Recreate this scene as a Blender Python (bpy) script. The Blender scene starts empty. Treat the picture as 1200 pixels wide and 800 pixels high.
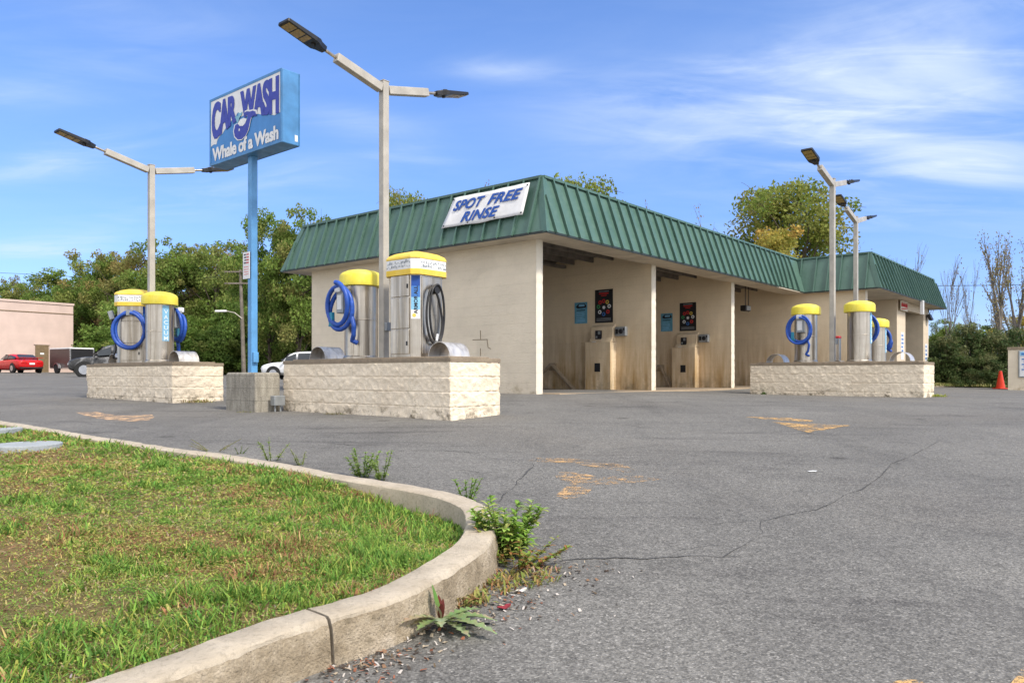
import bpy, math, random
import numpy as np
from mathutils import Vector, Matrix, noise
random.seed(7); rng = np.random.default_rng(11)
R = math.radians
sc = bpy.context.scene
COL = sc.collection
F, YH = 896.0, 440.1                 # focal length and horizon of the photograph, in its pixels
TH = 0.697
A = Vector((math.sin(TH), math.cos(TH), 0)); B = Vector((-math.cos(TH), math.sin(TH), 0))
AX = R(90) - TH                      # heading of the forecourt axis A
CORNER = Vector((0.637, 15.516, -0.358))

def lin(r, g, b):
    f = lambda c: (c/255/12.92) if c/255 <= .04045 else ((c/255+.055)/1.055)**2.4
    return (f(r), f(g), f(b), 1)

# ------------------------------------------------------------------ ground height
CP = [(0,2.4,-.92),(0,0,-1.0),(3,3,-.92),(-3,3,-.90),(0,4,-.86),(6,2,-.93),(5,8,-.70),(-5,8,-.665),(-.82,10.1,-.60),(-3.75,12.6,-.575),
      (-.16,10.9,-.555),(-6.25,14.1,-.508),(-9.2,16.6,-.47),(8.8,16.3,-.469),(5.8,18.8,-.445),(18,28,-.50),(24,30,-.53),(14,14,-.53),
      (22,14,-.6),(-30,54,.16),(-60,60,.3),(0,60,-.1),(30,60,-.5),(60,60,-.6),(-15,35,-.13),(-15,45,-.2),(-28,30,-.1),(-14,10,-.6),
      (-10,0,-.95),(12,0,-1.0),(0,-8,-1.15),(-12,-8,-1.1),(12,-8,-1.2),(30,5,-.8),(-30,10,-.4),(50,30,-.6),(-60,20,0)]
def L2W(a, b, z=0):
    return CORNER + A*a + B*b + Vector((0,0,z))
for a, b in [(-.2,0),(-.2,4),(-.2,7.6),(4.6,0),(9.3,0),(13.7,0),(13.8,-2.4),(18,-2.5),(22.7,-2.5),(4,4),(12,4),(20,4),(4,8),(12,8),(22,8)]:
    p = L2W(a, b); CP.append((p.x, p.y, -.372 if a < 13.75 else -.42 if b < 0 else -.372))
CP = np.array(CP)
def _U(r2): return np.where(r2 > 1e-12, r2*np.log(np.maximum(r2, 1e-12)), 0)
_n = len(CP)
_K = _U(((CP[:,None,:2]-CP[None,:,:2])**2).sum(-1)) + np.eye(_n)*.5
_P = np.c_[np.ones(_n), CP[:,:2]]
_M = np.block([[_K, _P],[_P.T, np.zeros((3,3))]])
_W = np.linalg.solve(_M, np.r_[CP[:,2], 0,0,0])
def gz_arr(x, y):
    x = np.clip(np.asarray(x, float), -70, 70); y = np.clip(np.asarray(y, float), -10, 70)
    r2 = (x[...,None]-CP[:,0])**2 + (y[...,None]-CP[:,1])**2
    return _U(r2)@_W[:_n] + _W[_n] + _W[_n+1]*x + _W[_n+2]*y
def gz(x, y): return float(gz_arr(np.array([x]), np.array([y]))[0])
def gp(px, py, off=0.0):
    """the point of the pavement (raised by off) seen at a pixel of the photograph"""
    dx, dz = (px-600)/F, (YH-py)/F
    lo, hi = .8, 90.0
    t = lo
    while t < hi:
        if dz*t <= gz(dx*t, t)+off: break
        t *= 1.04
    lo, hi = t/1.04, t
    for _ in range(30):
        m = (lo+hi)/2
        if dz*m <= gz(dx*m, m)+off: hi = m
        else: lo = m
    return Vector((dx*hi, hi, gz(dx*hi, hi)+off))

# ------------------------------------------------------------------ mesh builder
class MB:
    def __init__(s): s.v = []; s.f = []; s.c = None
    def add(s, vs, fs):
        o = len(s.v); s.v += [tuple(p) for p in vs]; s.f += [tuple(i+o for i in f) for f in fs]; return s
    def box(s, x0, y0, z0, x1, y1, z1):
        vs = [(x0,y0,z0),(x1,y0,z0),(x1,y1,z0),(x0,y1,z0),(x0,y0,z1),(x1,y0,z1),(x1,y1,z1),(x0,y1,z1)]
        return s.add(vs, [(0,3,2,1),(4,5,6,7),(0,1,5,4),(1,2,6,5),(2,3,7,6),(3,0,4,7)])
    def obox(s, c, ux, uy, uz, hx, hy, hz):
        c, ux, uy, uz = Vector(c), Vector(ux), Vector(uy), Vector(uz)
        vs = [c+ux*hx*i+uy*hy*j+uz*hz*k for k in (-1,1) for i, j in ((-1,-1),(1,-1),(1,1),(-1,1))]
        return s.add(vs, [(0,3,2,1),(4,5,6,7),(0,1,5,4),(1,2,6,5),(2,3,7,6),(3,0,4,7)])
    def beam(s, p, q, w, h, up=(0,0,1)):
        p, q = Vector(p), Vector(q); d = (q-p); L = d.length; d /= L
        side = d.cross(Vector(up)); side.normalize(); u = side.cross(d)
        return s.obox((p+q)/2, d, side, u, L/2, w/2, h/2)
    def lathe(s, prof, n=24, cx=0, cy=0, z=0, caps=True):
        vs = []; fs = []
        for r, h in prof:
            for i in range(n):
                t = 2*math.pi*i/n; vs.append((cx+r*math.cos(t), cy+r*math.sin(t), z+h))
        for k in range(len(prof)-1):
            for i in range(n):
                j = (i+1) % n; fs.append((k*n+i, k*n+j, (k+1)*n+j, (k+1)*n+i))
        if caps:
            fs.append(tuple(reversed(range(n)))); m = (len(prof)-1)*n; fs.append(tuple(range(m, m+n)))
        return s.add(vs, fs)
    def loft(s, rings, caps=True, closed=True):
        n = len(rings[0]); vs = [p for r in rings for p in r]; fs = []
        for k in range(len(rings)-1):
            for i in range(n if closed else n-1):
                j = (i+1) % n; fs.append((k*n+i, k*n+j, (k+1)*n+j, (k+1)*n+i))
        if caps:
            fs.append(tuple(reversed(range(n)))); m = (len(rings)-1)*n; fs.append(tuple(range(m, m+n)))
        return s.add(vs, fs)
    def tube(s, pts, r, n=8, caps=True):
        pts = [Vector(p) for p in pts]; rs = r if isinstance(r, (list, tuple)) else [r]*len(pts)
        d0 = (pts[1]-pts[0]).normalized(); ref = Vector((0,0,1)) if abs(d0.z) < .9 else Vector((1,0,0))
        nx = d0.cross(ref).normalized(); rings = []
        for i, p in enumerate(pts):
            d = (pts[min(i+1, len(pts)-1)]-pts[max(i-1, 0)])
            d = d.normalized() if d.length > 1e-9 else d0
            nx = (nx - d*nx.dot(d)); nx = nx.normalized() if nx.length > 1e-9 else d.orthogonal().normalized()
            ny = d.cross(nx)
            rings.append([p+(nx*math.cos(2*math.pi*k/n)+ny*math.sin(2*math.pi*k/n))*rs[i] for k in range(n)])
        return s.loft(rings, caps)
    def poly(s, pts): return s.add(pts, [tuple(range(len(pts)))])
    def prism(s, pts, z0, z1):
        n = len(pts); return s.loft([[(p[0],p[1],z0) for p in pts], [(p[0],p[1],z1) for p in pts]])
    def build(s, name, mat, parent=None, smooth=False, bevel=0, loc=None, rotz=None, angle=35):
        me = bpy.data.meshes.new(name); me.from_pydata(s.v, [], s.f); me.update()
        me.materials.append(mat)
        if s.c is not None:
            at = me.color_attributes.new('col', 'FLOAT_COLOR', 'POINT')
            at.data.foreach_set('color', np.asarray(s.c, np.float32).ravel())
        o = bpy.data.objects.new(name, me); COL.objects.link(o)
        if smooth:
            me.polygons.foreach_set('use_smooth', [True]*len(me.polygons))
            me.set_sharp_from_angle(angle=R(angle))
        if bevel:
            m = o.modifiers.new('bevel', 'BEVEL'); m.width = bevel; m.segments = 2; m.limit_method = 'ANGLE'; m.angle_limit = R(40)
        if parent is not None: o.parent = parent
        if loc is not None: o.location = loc
        if rotz is not None: o.rotation_euler = (0,0,rotz)
        return o

def tag(o, label=None, cat=None, group=None, kind=None):
    if label: o['label'] = label
    if cat: o['category'] = cat
    if group: o['group'] = group
    if kind: o['kind'] = kind
    return o
def thing(name, label, cat, loc=(0,0,0), rotz=0, group=None):
    o = bpy.data.objects.new(name, None); COL.objects.link(o); o.empty_display_size = .3
    o.location = loc; o.rotation_euler = (0,0,rotz)
    return tag(o, label, cat, group)
def dup(root, loc, rotz=0, label=None, group=None, scale=None):
    r = root.copy(); COL.objects.link(r); r.location = loc; r.rotation_euler = (0,0,rotz)
    if label: r['label'] = label
    if group: r['group'] = group
    if scale is not None: r.scale = scale
    for ch in list(root.children):
        c = ch.copy(); COL.objects.link(c); c.parent = r
        for g in list(ch.children):
            d = g.copy(); COL.objects.link(d); d.parent = c
    return r

# ------------------------------------------------------------------ materials
class NT:
    def __init__(s, name):
        s.m = bpy.data.materials.new(name); s.m.use_nodes = True; s.t = s.m.node_tree; s.N = s.t.nodes; s.N.clear()
        s.out = s.N.new('ShaderNodeOutputMaterial'); s.b = s.N.new('ShaderNodeBsdfPrincipled'); s.l(s.b.outputs[0], s.out.inputs[0])
    def l(s, a, b): s.t.links.new(a, b)
    def n(s, typ, **kw):
        o = s.N.new('ShaderNode'+typ)
        for k, v in kw.items():
            if hasattr(o, k): setattr(o, k, v)
        return o
    def val(s, sock, v):
        if isinstance(v, bpy.types.NodeSocket): s.l(v, sock)
        else: sock.default_value = v
    def math(s, op, a, b=0.0, clamp=False):
        o = s.N.new('ShaderNodeMath'); o.operation = op; o.use_clamp = clamp; s.val(o.inputs[0], a); s.val(o.inputs[1], b); return o.outputs[0]
    def mix(s, f, a, b, blend='MIX'):
        o = s.N.new('ShaderNodeMix'); o.data_type = 'RGBA'; o.blend_type = blend; o.clamp_factor = True
        s.val(o.inputs[0], f); s.val(o.inputs[6], a); s.val(o.inputs[7], b); return o.outputs[2]
    def noise(s, vec, scale, detail=3, rough=.55, dist=0, col=False):
        o = s.N.new('ShaderNodeTexNoise'); o.inputs['Scale'].default_value = scale; o.inputs['Detail'].default_value = detail
        o.inputs['Roughness'].default_value = rough; o.inputs['Distortion'].default_value = dist
        if vec is not None: s.l(vec, o.inputs['Vector'])
        return o.outputs['Color' if col else 'Fac']
    def vor(s, vec, scale, feature='F1', out='Distance', rnd=1):
        o = s.N.new('ShaderNodeTexVoronoi'); o.feature = feature; o.inputs['Scale'].default_value = scale
        o.inputs['Randomness'].default_value = rnd
        s.l(vec, o.inputs['Vector']); return o.outputs[out]
    def ramp(s, f, *stops):
        o = s.N.new('ShaderNodeValToRGB'); e = o.color_ramp.elements
        while len(e) < len(stops): e.new(.5)
        for el, (p, c) in zip(e, stops):
            el.position = p; el.color = c if isinstance(c, tuple) else (c,c,c,1)
        s.l(f, o.inputs[0]); return o.outputs[0]
    def range(s, f, a, b, c=0.0, d=1.0):
        o = s.N.new('ShaderNodeMapRange'); s.l(f, o.inputs[0])
        for i, v in enumerate((a,b,c,d)): o.inputs[i+1].default_value = v
        return o.outputs[0]
    def obj(s): return s.n('TexCoord').outputs['Object']
    def geo(s): return s.n('NewGeometry').outputs['Position']
    def scale(s, vec, sx, sy, sz):
        o = s.N.new('ShaderNodeVectorMath'); o.operation = 'MULTIPLY'; s.l(vec, o.inputs[0]); o.inputs[1].default_value = (sx,sy,sz); return o.outputs[0]
    def xyz(s, vec):
        o = s.N.new('ShaderNodeSeparateXYZ'); s.l(vec, o.inputs[0]); return o.outputs
    def comb(s, x, y, z):
        o = s.N.new('ShaderNodeCombineXYZ')
        for i, v in enumerate((x,y,z)): s.val(o.inputs[i], v)
        return o.outputs[0]
    def bump(s, h, strength=.3, dist=.01, nrm=None):
        o = s.N.new('ShaderNodeBump'); o.inputs['Strength'].default_value = strength; o.inputs['Distance'].default_value = dist
        s.l(h, o.inputs['Height'])
        if nrm is not None: s.l(nrm, o.inputs['Normal'])
        s.l(o.outputs[0], s.b.inputs['Normal']); return o.outputs[0]
    def set(s, col=None, rough=None, metal=None, spec=None):
        if col is not None: s.val(s.b.inputs['Base Color'], col)
        if rough is not None: s.val(s.b.inputs['Roughness'], rough)
        if metal is not None: s.val(s.b.inputs['Metallic'], metal)
        if spec is not None: s.val(s.b.inputs['Specular IOR Level'], spec)
        return s.m

def plain(name, col, rough=.6, metal=0, var=.12, scale=6, bump=0, spec=.5):
    t = NT(name); p = t.obj(); n = t.noise(p, scale, 4)
    dark = tuple(c*(1-var*2) for c in col[:3])+(1,); lite = tuple(min(1, c*(1+var)) for c in col[:3])+(1,)
    c = t.mix(t.range(n, .3, .7), dark, lite)
    r = t.range(t.noise(p, scale*2.3, 3), .3, .7, max(.05, rough-.1), min(1, rough+.1))
    if bump: t.bump(t.noise(p, scale*8, 3), bump, .01)
    return t.set(c, r, metal, spec)

def m_asphalt():
    t = NT('asphalt'); p = t.geo(); x, y, z = t.xyz(p)
    cell = t.vor(p, 150, out='Color'); cx = t.xyz(cell)[0]
    v2 = t.xyz(t.vor(p, 62, out='Color'))[1]
    agg = t.ramp(cx, (0, .075), (.45, .143), (.75, .188), (.93, .255), (1, .42))
    agg2 = t.ramp(v2, (0, .08), (.5, .15), (1, .27))
    c = t.mix(.4, agg, agg2)
    big = t.noise(p, .45, 5, .6); c = t.mix(t.range(big, .35, .7), c, t.mix(1.0, c, (.74,.74,.75,1), 'MULTIPLY'))
    streak = t.noise(t.scale(p, .25, 1.3, 1), 1.6, 6, .65, .6)
    c = t.mix(t.range(streak, .55, .72), c, t.mix(1.0, c, (.62,.61,.62,1), 'MULTIPLY'))
    blot = t.noise(p, 3.2, 5, .6); c = t.mix(t.range(blot, .56, .75, 0, .6), c, t.mix(1.0, c, (.6,.6,.6,1), 'MULTIPLY'))
    warm = t.noise(p, .21, 4); c = t.mix(t.range(warm, .5, .75, 0, .5), c, t.mix(1.0, c, (1.1,1.02,.93,1), 'MULTIPLY'))
    lite = t.noise(t.scale(p, .6, 1, 1), .9, 5, .6); c = t.mix(t.range(lite, .55, .75, 0, .35), c, t.mix(1.0, c, (1.35,1.34,1.3,1), 'MULTIPLY'))
    tyre = t.noise(t.scale(p, 1.5, .12, 1), 1.1, 4, .55, .4); c = t.mix(t.range(tyre, .54, .70, 0, .5), c, t.mix(1.0, c, (.70,.70,.71,1), 'MULTIPLY'))
    drip = t.vor(t.scale(p, 1, 1, .01), .9); dn = t.math('ADD', drip, t.math('MULTIPLY', t.noise(p, 16, 4, .7), .12)); c = t.mix(t.range(dn, .17, .09, 0, .75), c, t.mix(1.0, c, (.42,.41,.40,1), 'MULTIPLY'))
    spk = t.vor(t.scale(p, 1, 1, .01), 4.5); c = t.mix(t.range(spk, .055, .03, 0, .8), c, (.05,.048,.045,1))
    h = t.math('ADD', t.vor(p, 95), t.math('MULTIPLY', t.noise(p, 60, 4), .6))
    c = t.mix(1.0, c, (1.08,1.03,.93,1), 'MULTIPLY')
    t.bump(h, .55, .006)
    return t.set(c, .88, 0, .3)

def m_block(name, base, dirt, split=False, stain=0.0):
    """painted concrete block, 0.406 x 0.203 courses, in the frame of the wall's own building"""
    t = NT(name); p = t.obj(); x, y, z = t.xyz(p)
    uv = t.comb(t.math('ADD', x, y), z, 0.0)
    br = t.n('TexBrick'); t.l(uv, br.inputs['Vector']); br.offset = .5
    for k, v in (('Scale', 1), ('Mortar Size', .006), ('Mortar Smooth', .6), ('Brick Width', .4064), ('Row Height', .2032)): br.inputs[k].default_value = v
    br.inputs['Color1'].default_value = (1,1,1,1); br.inputs['Color2'].default_value = (.98,.98,.975,1); br.inputs['Mortar'].default_value = (.945,.94,.925,1)
    n1 = t.noise(p, 1.1, 6, .62); n2 = t.noise(t.scale(p, 5, 5, 26), 2.4, 5, .65); n3 = t.noise(p, 38, 3)
    c = t.mix(t.range(n1, .35, .72, 0, .7), base, tuple(b*.84 for b in base[:3])+(1,))
    c = t.mix(1.0 if not split else .5, c, br.outputs['Color'], 'MULTIPLY')
    c = t.mix(t.range(n2, .52, .75, 0, .4), c, tuple(b*.72 for b in base[:3])+(1,))
    pt = t.noise(t.scale(p, .9, .9, 1.6), .9, 2, .4); c = t.mix(t.range(pt, .56, .60, 0, .28), c, tuple(min(1, b*1.10) for b in base[:3])+(1,))
    if stain:
        drip = t.noise(t.scale(p, 3.2, 3.2, .35), 2.0, 5, .6)
        lo = t.range(z, 2.1, .25); lo2 = t.range(z, .5, 0)
        c = t.mix(t.math('MULTIPLY', t.math('MULTIPLY', lo, t.range(drip, .3, .68)), stain), c, dirt)
        c = t.mix(t.math('MULTIPLY', lo2, t.range(t.noise(p, 2.5, 6, .7), .42, .7, 0, .8)), c, (.10,.09,.06,1))
        mold = t.noise(p, 9, 6, .75); c = t.mix(t.math('MULTIPLY', t.range(mold, .6, .75, 0, .5), lo), c, (.12,.11,.08,1))
    else:
        lo = t.range(z, .32, 0); sp = t.noise(p, 5, 6, .7)
        c = t.mix(t.math('MULTIPLY', lo, t.range(sp, .5, .68)), c, dirt)
    h = t.math('ADD', t.math('MULTIPLY', br.outputs['Fac'], -.4), t.math('MULTIPLY', n3, .5))
    h = t.math('ADD', h, t.math('MULTIPLY', n2, 1.3 if not split else .9))
    t.bump(h, .6, .012)
    return t.set(c, .82, 0, .3)

def m_splitface(name):
    t = NT(name); p = t.obj(); x, y, z = t.xyz(p)
    base = (.86,.745,.58,1)
    n1 = t.noise(p, 1.4, 6, .65); n2 = t.noise(p, 14, 5, .65); n4 = t.noise(p, 45, 3, .6)
    c = t.mix(t.range(n1, .35, .7), base, (.76,.64,.485,1))
    c = t.mix(t.range(n2, .57, .74, 0, .55), c, (.56,.48,.36,1))
    chip = t.noise(t.scale(p, 1, 1, 1.6), 7, 8, .75); c = t.mix(t.range(chip, .635, .67, 0, .8), c, (.36,.30,.22,1))
    stain = t.noise(t.scale(p, 4, 4, .5), 1.8, 4); c = t.mix(t.range(stain, .6, .8, 0, .35), c, (.45,.40,.30,1))
    lo = t.range(z, .25, .05); c = t.mix(t.math('MULTIPLY', lo, t.range(t.noise(p, 3.5, 7, .75), .5, .62)), c, (.16,.13,.085,1))
    t.bump(t.math('ADD', n2, t.math('MULTIPLY', n4, .6)), .8, .02)
    return t.set(c, .85, 0, .25)

def m_steel(name, col=(.60,.535,.45,1), rough=.30, streak=60, metal=1.0):
    t = NT(name); p = t.obj()
    br = t.noise(t.scale(p, 1, 1, .03), streak, 3, .6)
    n = t.noise(p, 3, 5, .6); wr = t.noise(t.scale(p, 2, 2, .5), 2.2, 2); bd = t.noise(t.scale(p, 1, 1, .05), 7, 3, .6)
    c = t.mix(t.range(n, .35, .75, 0, .5), col, tuple(k*.66 for k in col[:3])+(1,))
    c = t.mix(t.range(bd, .45, .62, 0, .75), c, tuple(k*q for k, q in zip(col[:3], (.42,.38,.32)))+(1,))  # brown vertical bands: reflected surroundings painted into the steel colour
    c = t.mix(t.range(br, .35, .65, 0, .35), c, tuple(k*.78 for k in col[:3])+(1,))
    sp = t.noise(p, 26, 6, .7); c = t.mix(t.range(sp, .64, .75, 0, .5), c, (.22,.17,.11,1))
    sc2 = t.noise(t.scale(p, 30, 30, 6), 3, 4, .7); c = t.mix(t.range(sc2, .66, .72, 0, .5), c, tuple(min(1, k*1.3) for k in col[:3])+(1,)); dent = t.noise(p, 4.5, 2)
    t.bump(t.math('ADD', t.math('ADD', t.math('MULTIPLY', br, .12), wr), t.math('MULTIPLY', dent, .5)), .28, .03)
    return t.set(c, t.range(br, .3, .7, rough-.06, rough+.14), metal)

def m_attr(name, rough=.7, trans=.25, spec=.15, gain=1.0, tint=(1,1,1)):
    t = NT(name); a = t.n('Attribute', attribute_name='col'); c = a.outputs['Color']
    if gain != 1: c = t.mix(1.0, c, (gain*tint[0], gain*tint[1], gain*tint[2], 1), 'MULTIPLY')
    t.set(c, rough, 0, spec)
    tr = t.n('BsdfTranslucent'); t.l(c, tr.inputs[0]); ms = t.n('MixShader'); ms.inputs[0].default_value = trans
    t.l(t.b.outputs[0], ms.inputs[1]); t.l(tr.outputs[0], ms.inputs[2]); t.l(ms.outputs[0], t.out.inputs[0])
    return t.m

def m_concrete(name, col, dark, sc=1.0, bump=.4):
    t = NT(name); p = t.geo() if sc < 0 else t.obj(); sc = abs(sc)
    n1 = t.noise(p, 2.2*sc, 7, .65); n2 = t.noise(p, 22*sc, 5, .7); n3 = t.noise(p, 120*sc, 3)
    c = t.mix(t.range(n1, .35, .7), col, dark)
    c = t.mix(t.range(n2, .50, .70, 0, .6), c, tuple(k*.6 for k in dark[:3])+(1,))
    c = t.mix(t.range(n3, .35, .7, 0, .35), c, tuple(k*.55 for k in col[:3])+(1,))
    pit = t.vor(p, 40*sc); c = t.mix(t.range(pit, .12, .05, 0, .5), c, tuple(k*.4 for k in col[:3])+(1,))
    t.bump(t.math('ADD', n2, n3), bump, .008)
    return t.set(c, .88, 0, .25)

def m_paint_worn(name, col, wear):
    t = NT(name); p = t.geo()
    n = t.noise(p, 7, 7, .75); f = t.noise(p, 70, 4, .7); m = t.math('ADD', t.math('MULTIPLY', n, .62), t.math('MULTIPLY', f, .42))
    al = t.range(m, wear, wear+.08)
    cell = t.xyz(t.vor(p, 150, out='Color'))[0]
    c = t.mix(t.range(cell, .0, 1, 0, .5), col, tuple(k*.5 for k in col[:3])+(1,))
    t.set(c, .8, 0, .3); t.l(al, t.b.inputs['Alpha'])
    return t.m

M = {}
M['asphalt'] = m_asphalt()
M['wall'] = m_block('painted_block', (.70,.585,.43,1), (.36,.27,.15,1))
M['wall_face'] = m_block('painted_block_facade', (.79,.69,.535,1), (.42,.34,.22,1))
M['wall_bay'] = m_block('painted_block_bay', (.83,.68,.475,1), (.43,.27,.105,1), stain=1.0)
M['wall_end'] = m_block('painted_block_end', (.80,.73,.60,1), (.5,.4,.27,1), split=True)
M['split'] = m_splitface('split_face_block')
M['cap'] = m_concrete('island_cap_concrete', (.33,.265,.19,1), (.22,.175,.125,1))
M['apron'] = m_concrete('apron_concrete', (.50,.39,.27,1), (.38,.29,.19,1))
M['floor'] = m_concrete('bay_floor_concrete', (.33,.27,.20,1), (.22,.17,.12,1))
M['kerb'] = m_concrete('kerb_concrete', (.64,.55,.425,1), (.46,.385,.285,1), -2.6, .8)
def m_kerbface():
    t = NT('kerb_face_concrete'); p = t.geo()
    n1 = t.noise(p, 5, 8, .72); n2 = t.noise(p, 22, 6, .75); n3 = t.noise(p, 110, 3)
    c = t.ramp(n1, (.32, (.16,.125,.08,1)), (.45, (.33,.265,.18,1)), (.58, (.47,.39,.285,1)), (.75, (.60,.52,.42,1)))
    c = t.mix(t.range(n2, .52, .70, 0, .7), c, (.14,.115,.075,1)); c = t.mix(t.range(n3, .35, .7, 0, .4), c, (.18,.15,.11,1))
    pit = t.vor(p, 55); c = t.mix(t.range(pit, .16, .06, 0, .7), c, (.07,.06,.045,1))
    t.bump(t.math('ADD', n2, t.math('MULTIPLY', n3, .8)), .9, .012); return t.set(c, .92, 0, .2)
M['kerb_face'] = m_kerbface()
def m_oldcon():
    t = NT('old_concrete'); p = t.obj(); n1 = t.noise(t.scale(p, 3, 3, .6), 3, 6, .65); n2 = t.noise(p, 13, 7, .75); n3 = t.noise(p, 60, 4)
    c = t.ramp(n1, (.3, (.16,.145,.115,1)), (.5, (.30,.275,.225,1)), (.7, (.43,.40,.33,1)))
    c = t.mix(t.range(n2, .5, .68, 0, .65), c, (.13,.118,.095,1)); c = t.mix(t.range(n3, .4, .7, 0, .4), c, (.46,.42,.36,1))
    x, y, z = t.xyz(p); seam = t.math('ABSOLUTE', t.math('SUBTRACT', t.math('FRACT', t.math('MULTIPLY', z, 5.0)), .5))
    c = t.mix(t.range(seam, .46, .5, 0, .6), c, (.12,.11,.09,1)); t.bump(t.math('ADD', n2, n3), .8, .015); return t.set(c, .92, 0, .2)
M['basecon'] = m_oldcon()
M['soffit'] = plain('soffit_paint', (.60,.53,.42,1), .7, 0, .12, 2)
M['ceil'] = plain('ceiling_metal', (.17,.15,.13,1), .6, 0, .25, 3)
def m_roof():
    t = NT('green_metal_roof'); p = t.obj()
    n = t.noise(t.scale(p, 1, 1, .4), 1.6, 5, .6); s2 = t.noise(p, 9, 4)
    c = t.mix(t.range(n, .35, .7), (.062,.128,.098,1), (.090,.168,.132,1))
    c = t.mix(t.range(s2, .5, .8, 0, .45), c, (.11,.185,.15,1)); st = t.noise(t.scale(p, 5, 5, .3), 2, 5, .65); c = t.mix(t.range(st, .55, .75, 0, .45), c, (.035,.075,.056,1))
    t.bump(t.noise(p, 2.5, 2), .08, .05)
    return t.set(c, t.range(s2, .3, .7, .36, .52), 0, .5)
M['roof'] = m_roof()
M['fascia'] = plain('dark_trim', (.02,.03,.025,1), .5)
M['steel'] = m_steel('brushed_steel')
M['galv'] = plain('pole_paint', (.45,.415,.355,1), .5, .1, .10, 5)
M['hood'] = m_steel('polished_hood', (.74,.70,.64,1), .36, 18, .6)
def m_cap(name, a, b, d):
    t = NT(name); p = t.obj(); n = t.noise(p, 4, 6, .65); g = t.noise(t.scale(p, 3, 3, .8), 6, 7, .75); f = t.noise(p, 40, 3)
    c = t.mix(t.range(n, .35, .7), a, b); c = t.mix(t.range(g, .52, .75, 0, .5), c, d); t.bump(f, .12, .004)
    return t.set(c, t.range(g, .3, .7, .4, .7), 0, .4)
M['yellow'] = m_cap('yellow_plastic', (.80,.66,.05,1), (.86,.74,.14,1), (.50,.40,.08,1))
M['amber'] = m_cap('amber_plastic', (.78,.53,.05,1), (.82,.60,.12,1), (.42,.30,.09,1))
M['blue_hose'] = plain('blue_hose_vinyl', (.018,.085,.42,1), .45, 0, .15, 12)
M['teal'] = plain('teal_nozzle', (.02,.22,.34,1), .4)
M['rubber'] = plain('black_rubber', (.015,.014,.014,1), .5)
M['greybox'] = plain('grey_metal_box', (.34,.36,.37,1), .45, .4)
M['white'] = plain('white_panel', (.78,.78,.77,1), .5, 0, .06)
M['greylid'] = m_concrete('lid_concrete', (.42,.45,.46,1), (.32,.34,.35,1), 3)
M['whitepaper'] = plain('white_notice', (.72,.73,.74,1), .6, 0, .06)
M['signblue'] = plain('sign_blue', (.055,.235,.56,1), .4, 0, .08, 3)
M['signcab'] = plain('sign_cabinet_blue', (.075,.245,.50,1), .42, 0, .12, 4)
M['postblue'] = plain('post_blue', (.11,.32,.60,1), .42, 0, .10, 5)
M['navy'] = plain('navy_lettering', (.035,.05,.36,1), .5, 0, .05)
M['bannerblue'] = plain('banner_blue', (.01,.07,.33,1), .6, 0, .05)
M['spray'] = plain('pale_teal', (.22,.48,.60,1), .5)
M['banner'] = plain('banner_vinyl', (.74,.73,.72,1), .5, 0, .08, 3)
M['cyan'] = plain('pale_blue_panel', (.25,.55,.78,1), .5, 0, .08)
M['ltcyan'] = plain('ice_lettering', (.75,.87,.93,1), .5, 0, .03)
M['black'] = plain('black_print', (.012,.012,.014,1), .45)
M['lampblack'] = plain('lamp_housing', (.012,.012,.013,1), .4)
M['led'] = plain('amber_led_board', (.40,.27,.07,1), .35, 0, .2, 30)
M['red'] = plain('red_print', (.55,.03,.03,1), .5)
M['printg'] = plain('green_print', (.05,.30,.10,1), .5)
M['printy'] = plain('yellow_print', (.75,.55,.10,1), .5)
M['printb'] = plain('blue_print', (.05,.18,.50,1), .5)
M['notice'] = plain('notice_blue', (.13,.36,.50,1), .55, 0, .15, 9)
M['cone'] = plain('cone_orange', (.75,.045,.012,1), .5, 0, .05)
M['door_dark'] = plain('dark_roll_door', (.025,.02,.017,1), .6)
M['pink'] = plain('pink_stucco', (.63,.485,.42,1), .85, 0, .06, .8, .3)
M['browndoor'] = plain('brown_door', (.20,.14,.075,1), .6)
M['carred'] = plain('red_car_paint', (.55,.012,.014,1), .22, 0, .05)
M['carwhite'] = plain('white_car_paint', (.78,.79,.80,1), .22, 0, .04)
M['carsilver'] = plain('silver_car_paint', (.45,.50,.52,1), .25, .5, .05)
def m_camo():
    t = NT('camouflage_wrap'); p = t.obj(); n = t.noise(p, 2.2, 4, .6, .8)
    return t.set(t.ramp(n, (0, .02), (.42, .03), (.5, .10), (.58, .20), (.66, .06), (1, .03)), .4, 0, .5)
M['camo'] = m_camo()
M['glass'] = plain('tinted_glass', (.035,.042,.048,1), .06, 0, .05)
M['tyre'] = plain('tyre_rubber', (.015,.015,.015,1), .8)
M['rim'] = plain('alloy_rim', (.5,.5,.52,1), .3, .9, .05)
M['trailer'] = plain('brown_trailer_panel', (.075,.045,.04,1), .4, 0, .1)
M['tail'] = plain('tail_lens', (.5,.01,.01,1), .2)
M['wood'] = plain('weathered_pole_wood', (.20,.17,.14,1), .85, 0, .2, 3)
M['bark'] = plain('bark', (.115,.088,.065,1), .9, 0, .25, 4, .6)
M['bark_pale'] = plain('bark_pale', (.17,.15,.13,1), .9, 0, .25, 4, .6)
M['leaf'] = m_attr('foliage', .55, .45, gain=2.1, tint=(1.03,.98,1.2))
M['blade'] = m_attr('grass_blades', .6, .35, gain=1.42, tint=(.97,1.03,1))
M['litter'] = m_attr('litter', .8, .1)
M['crack'] = plain('crack_dark', (.062,.06,.057,1), .95)  # dark tone of the crack ribbons on the pavement
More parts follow.
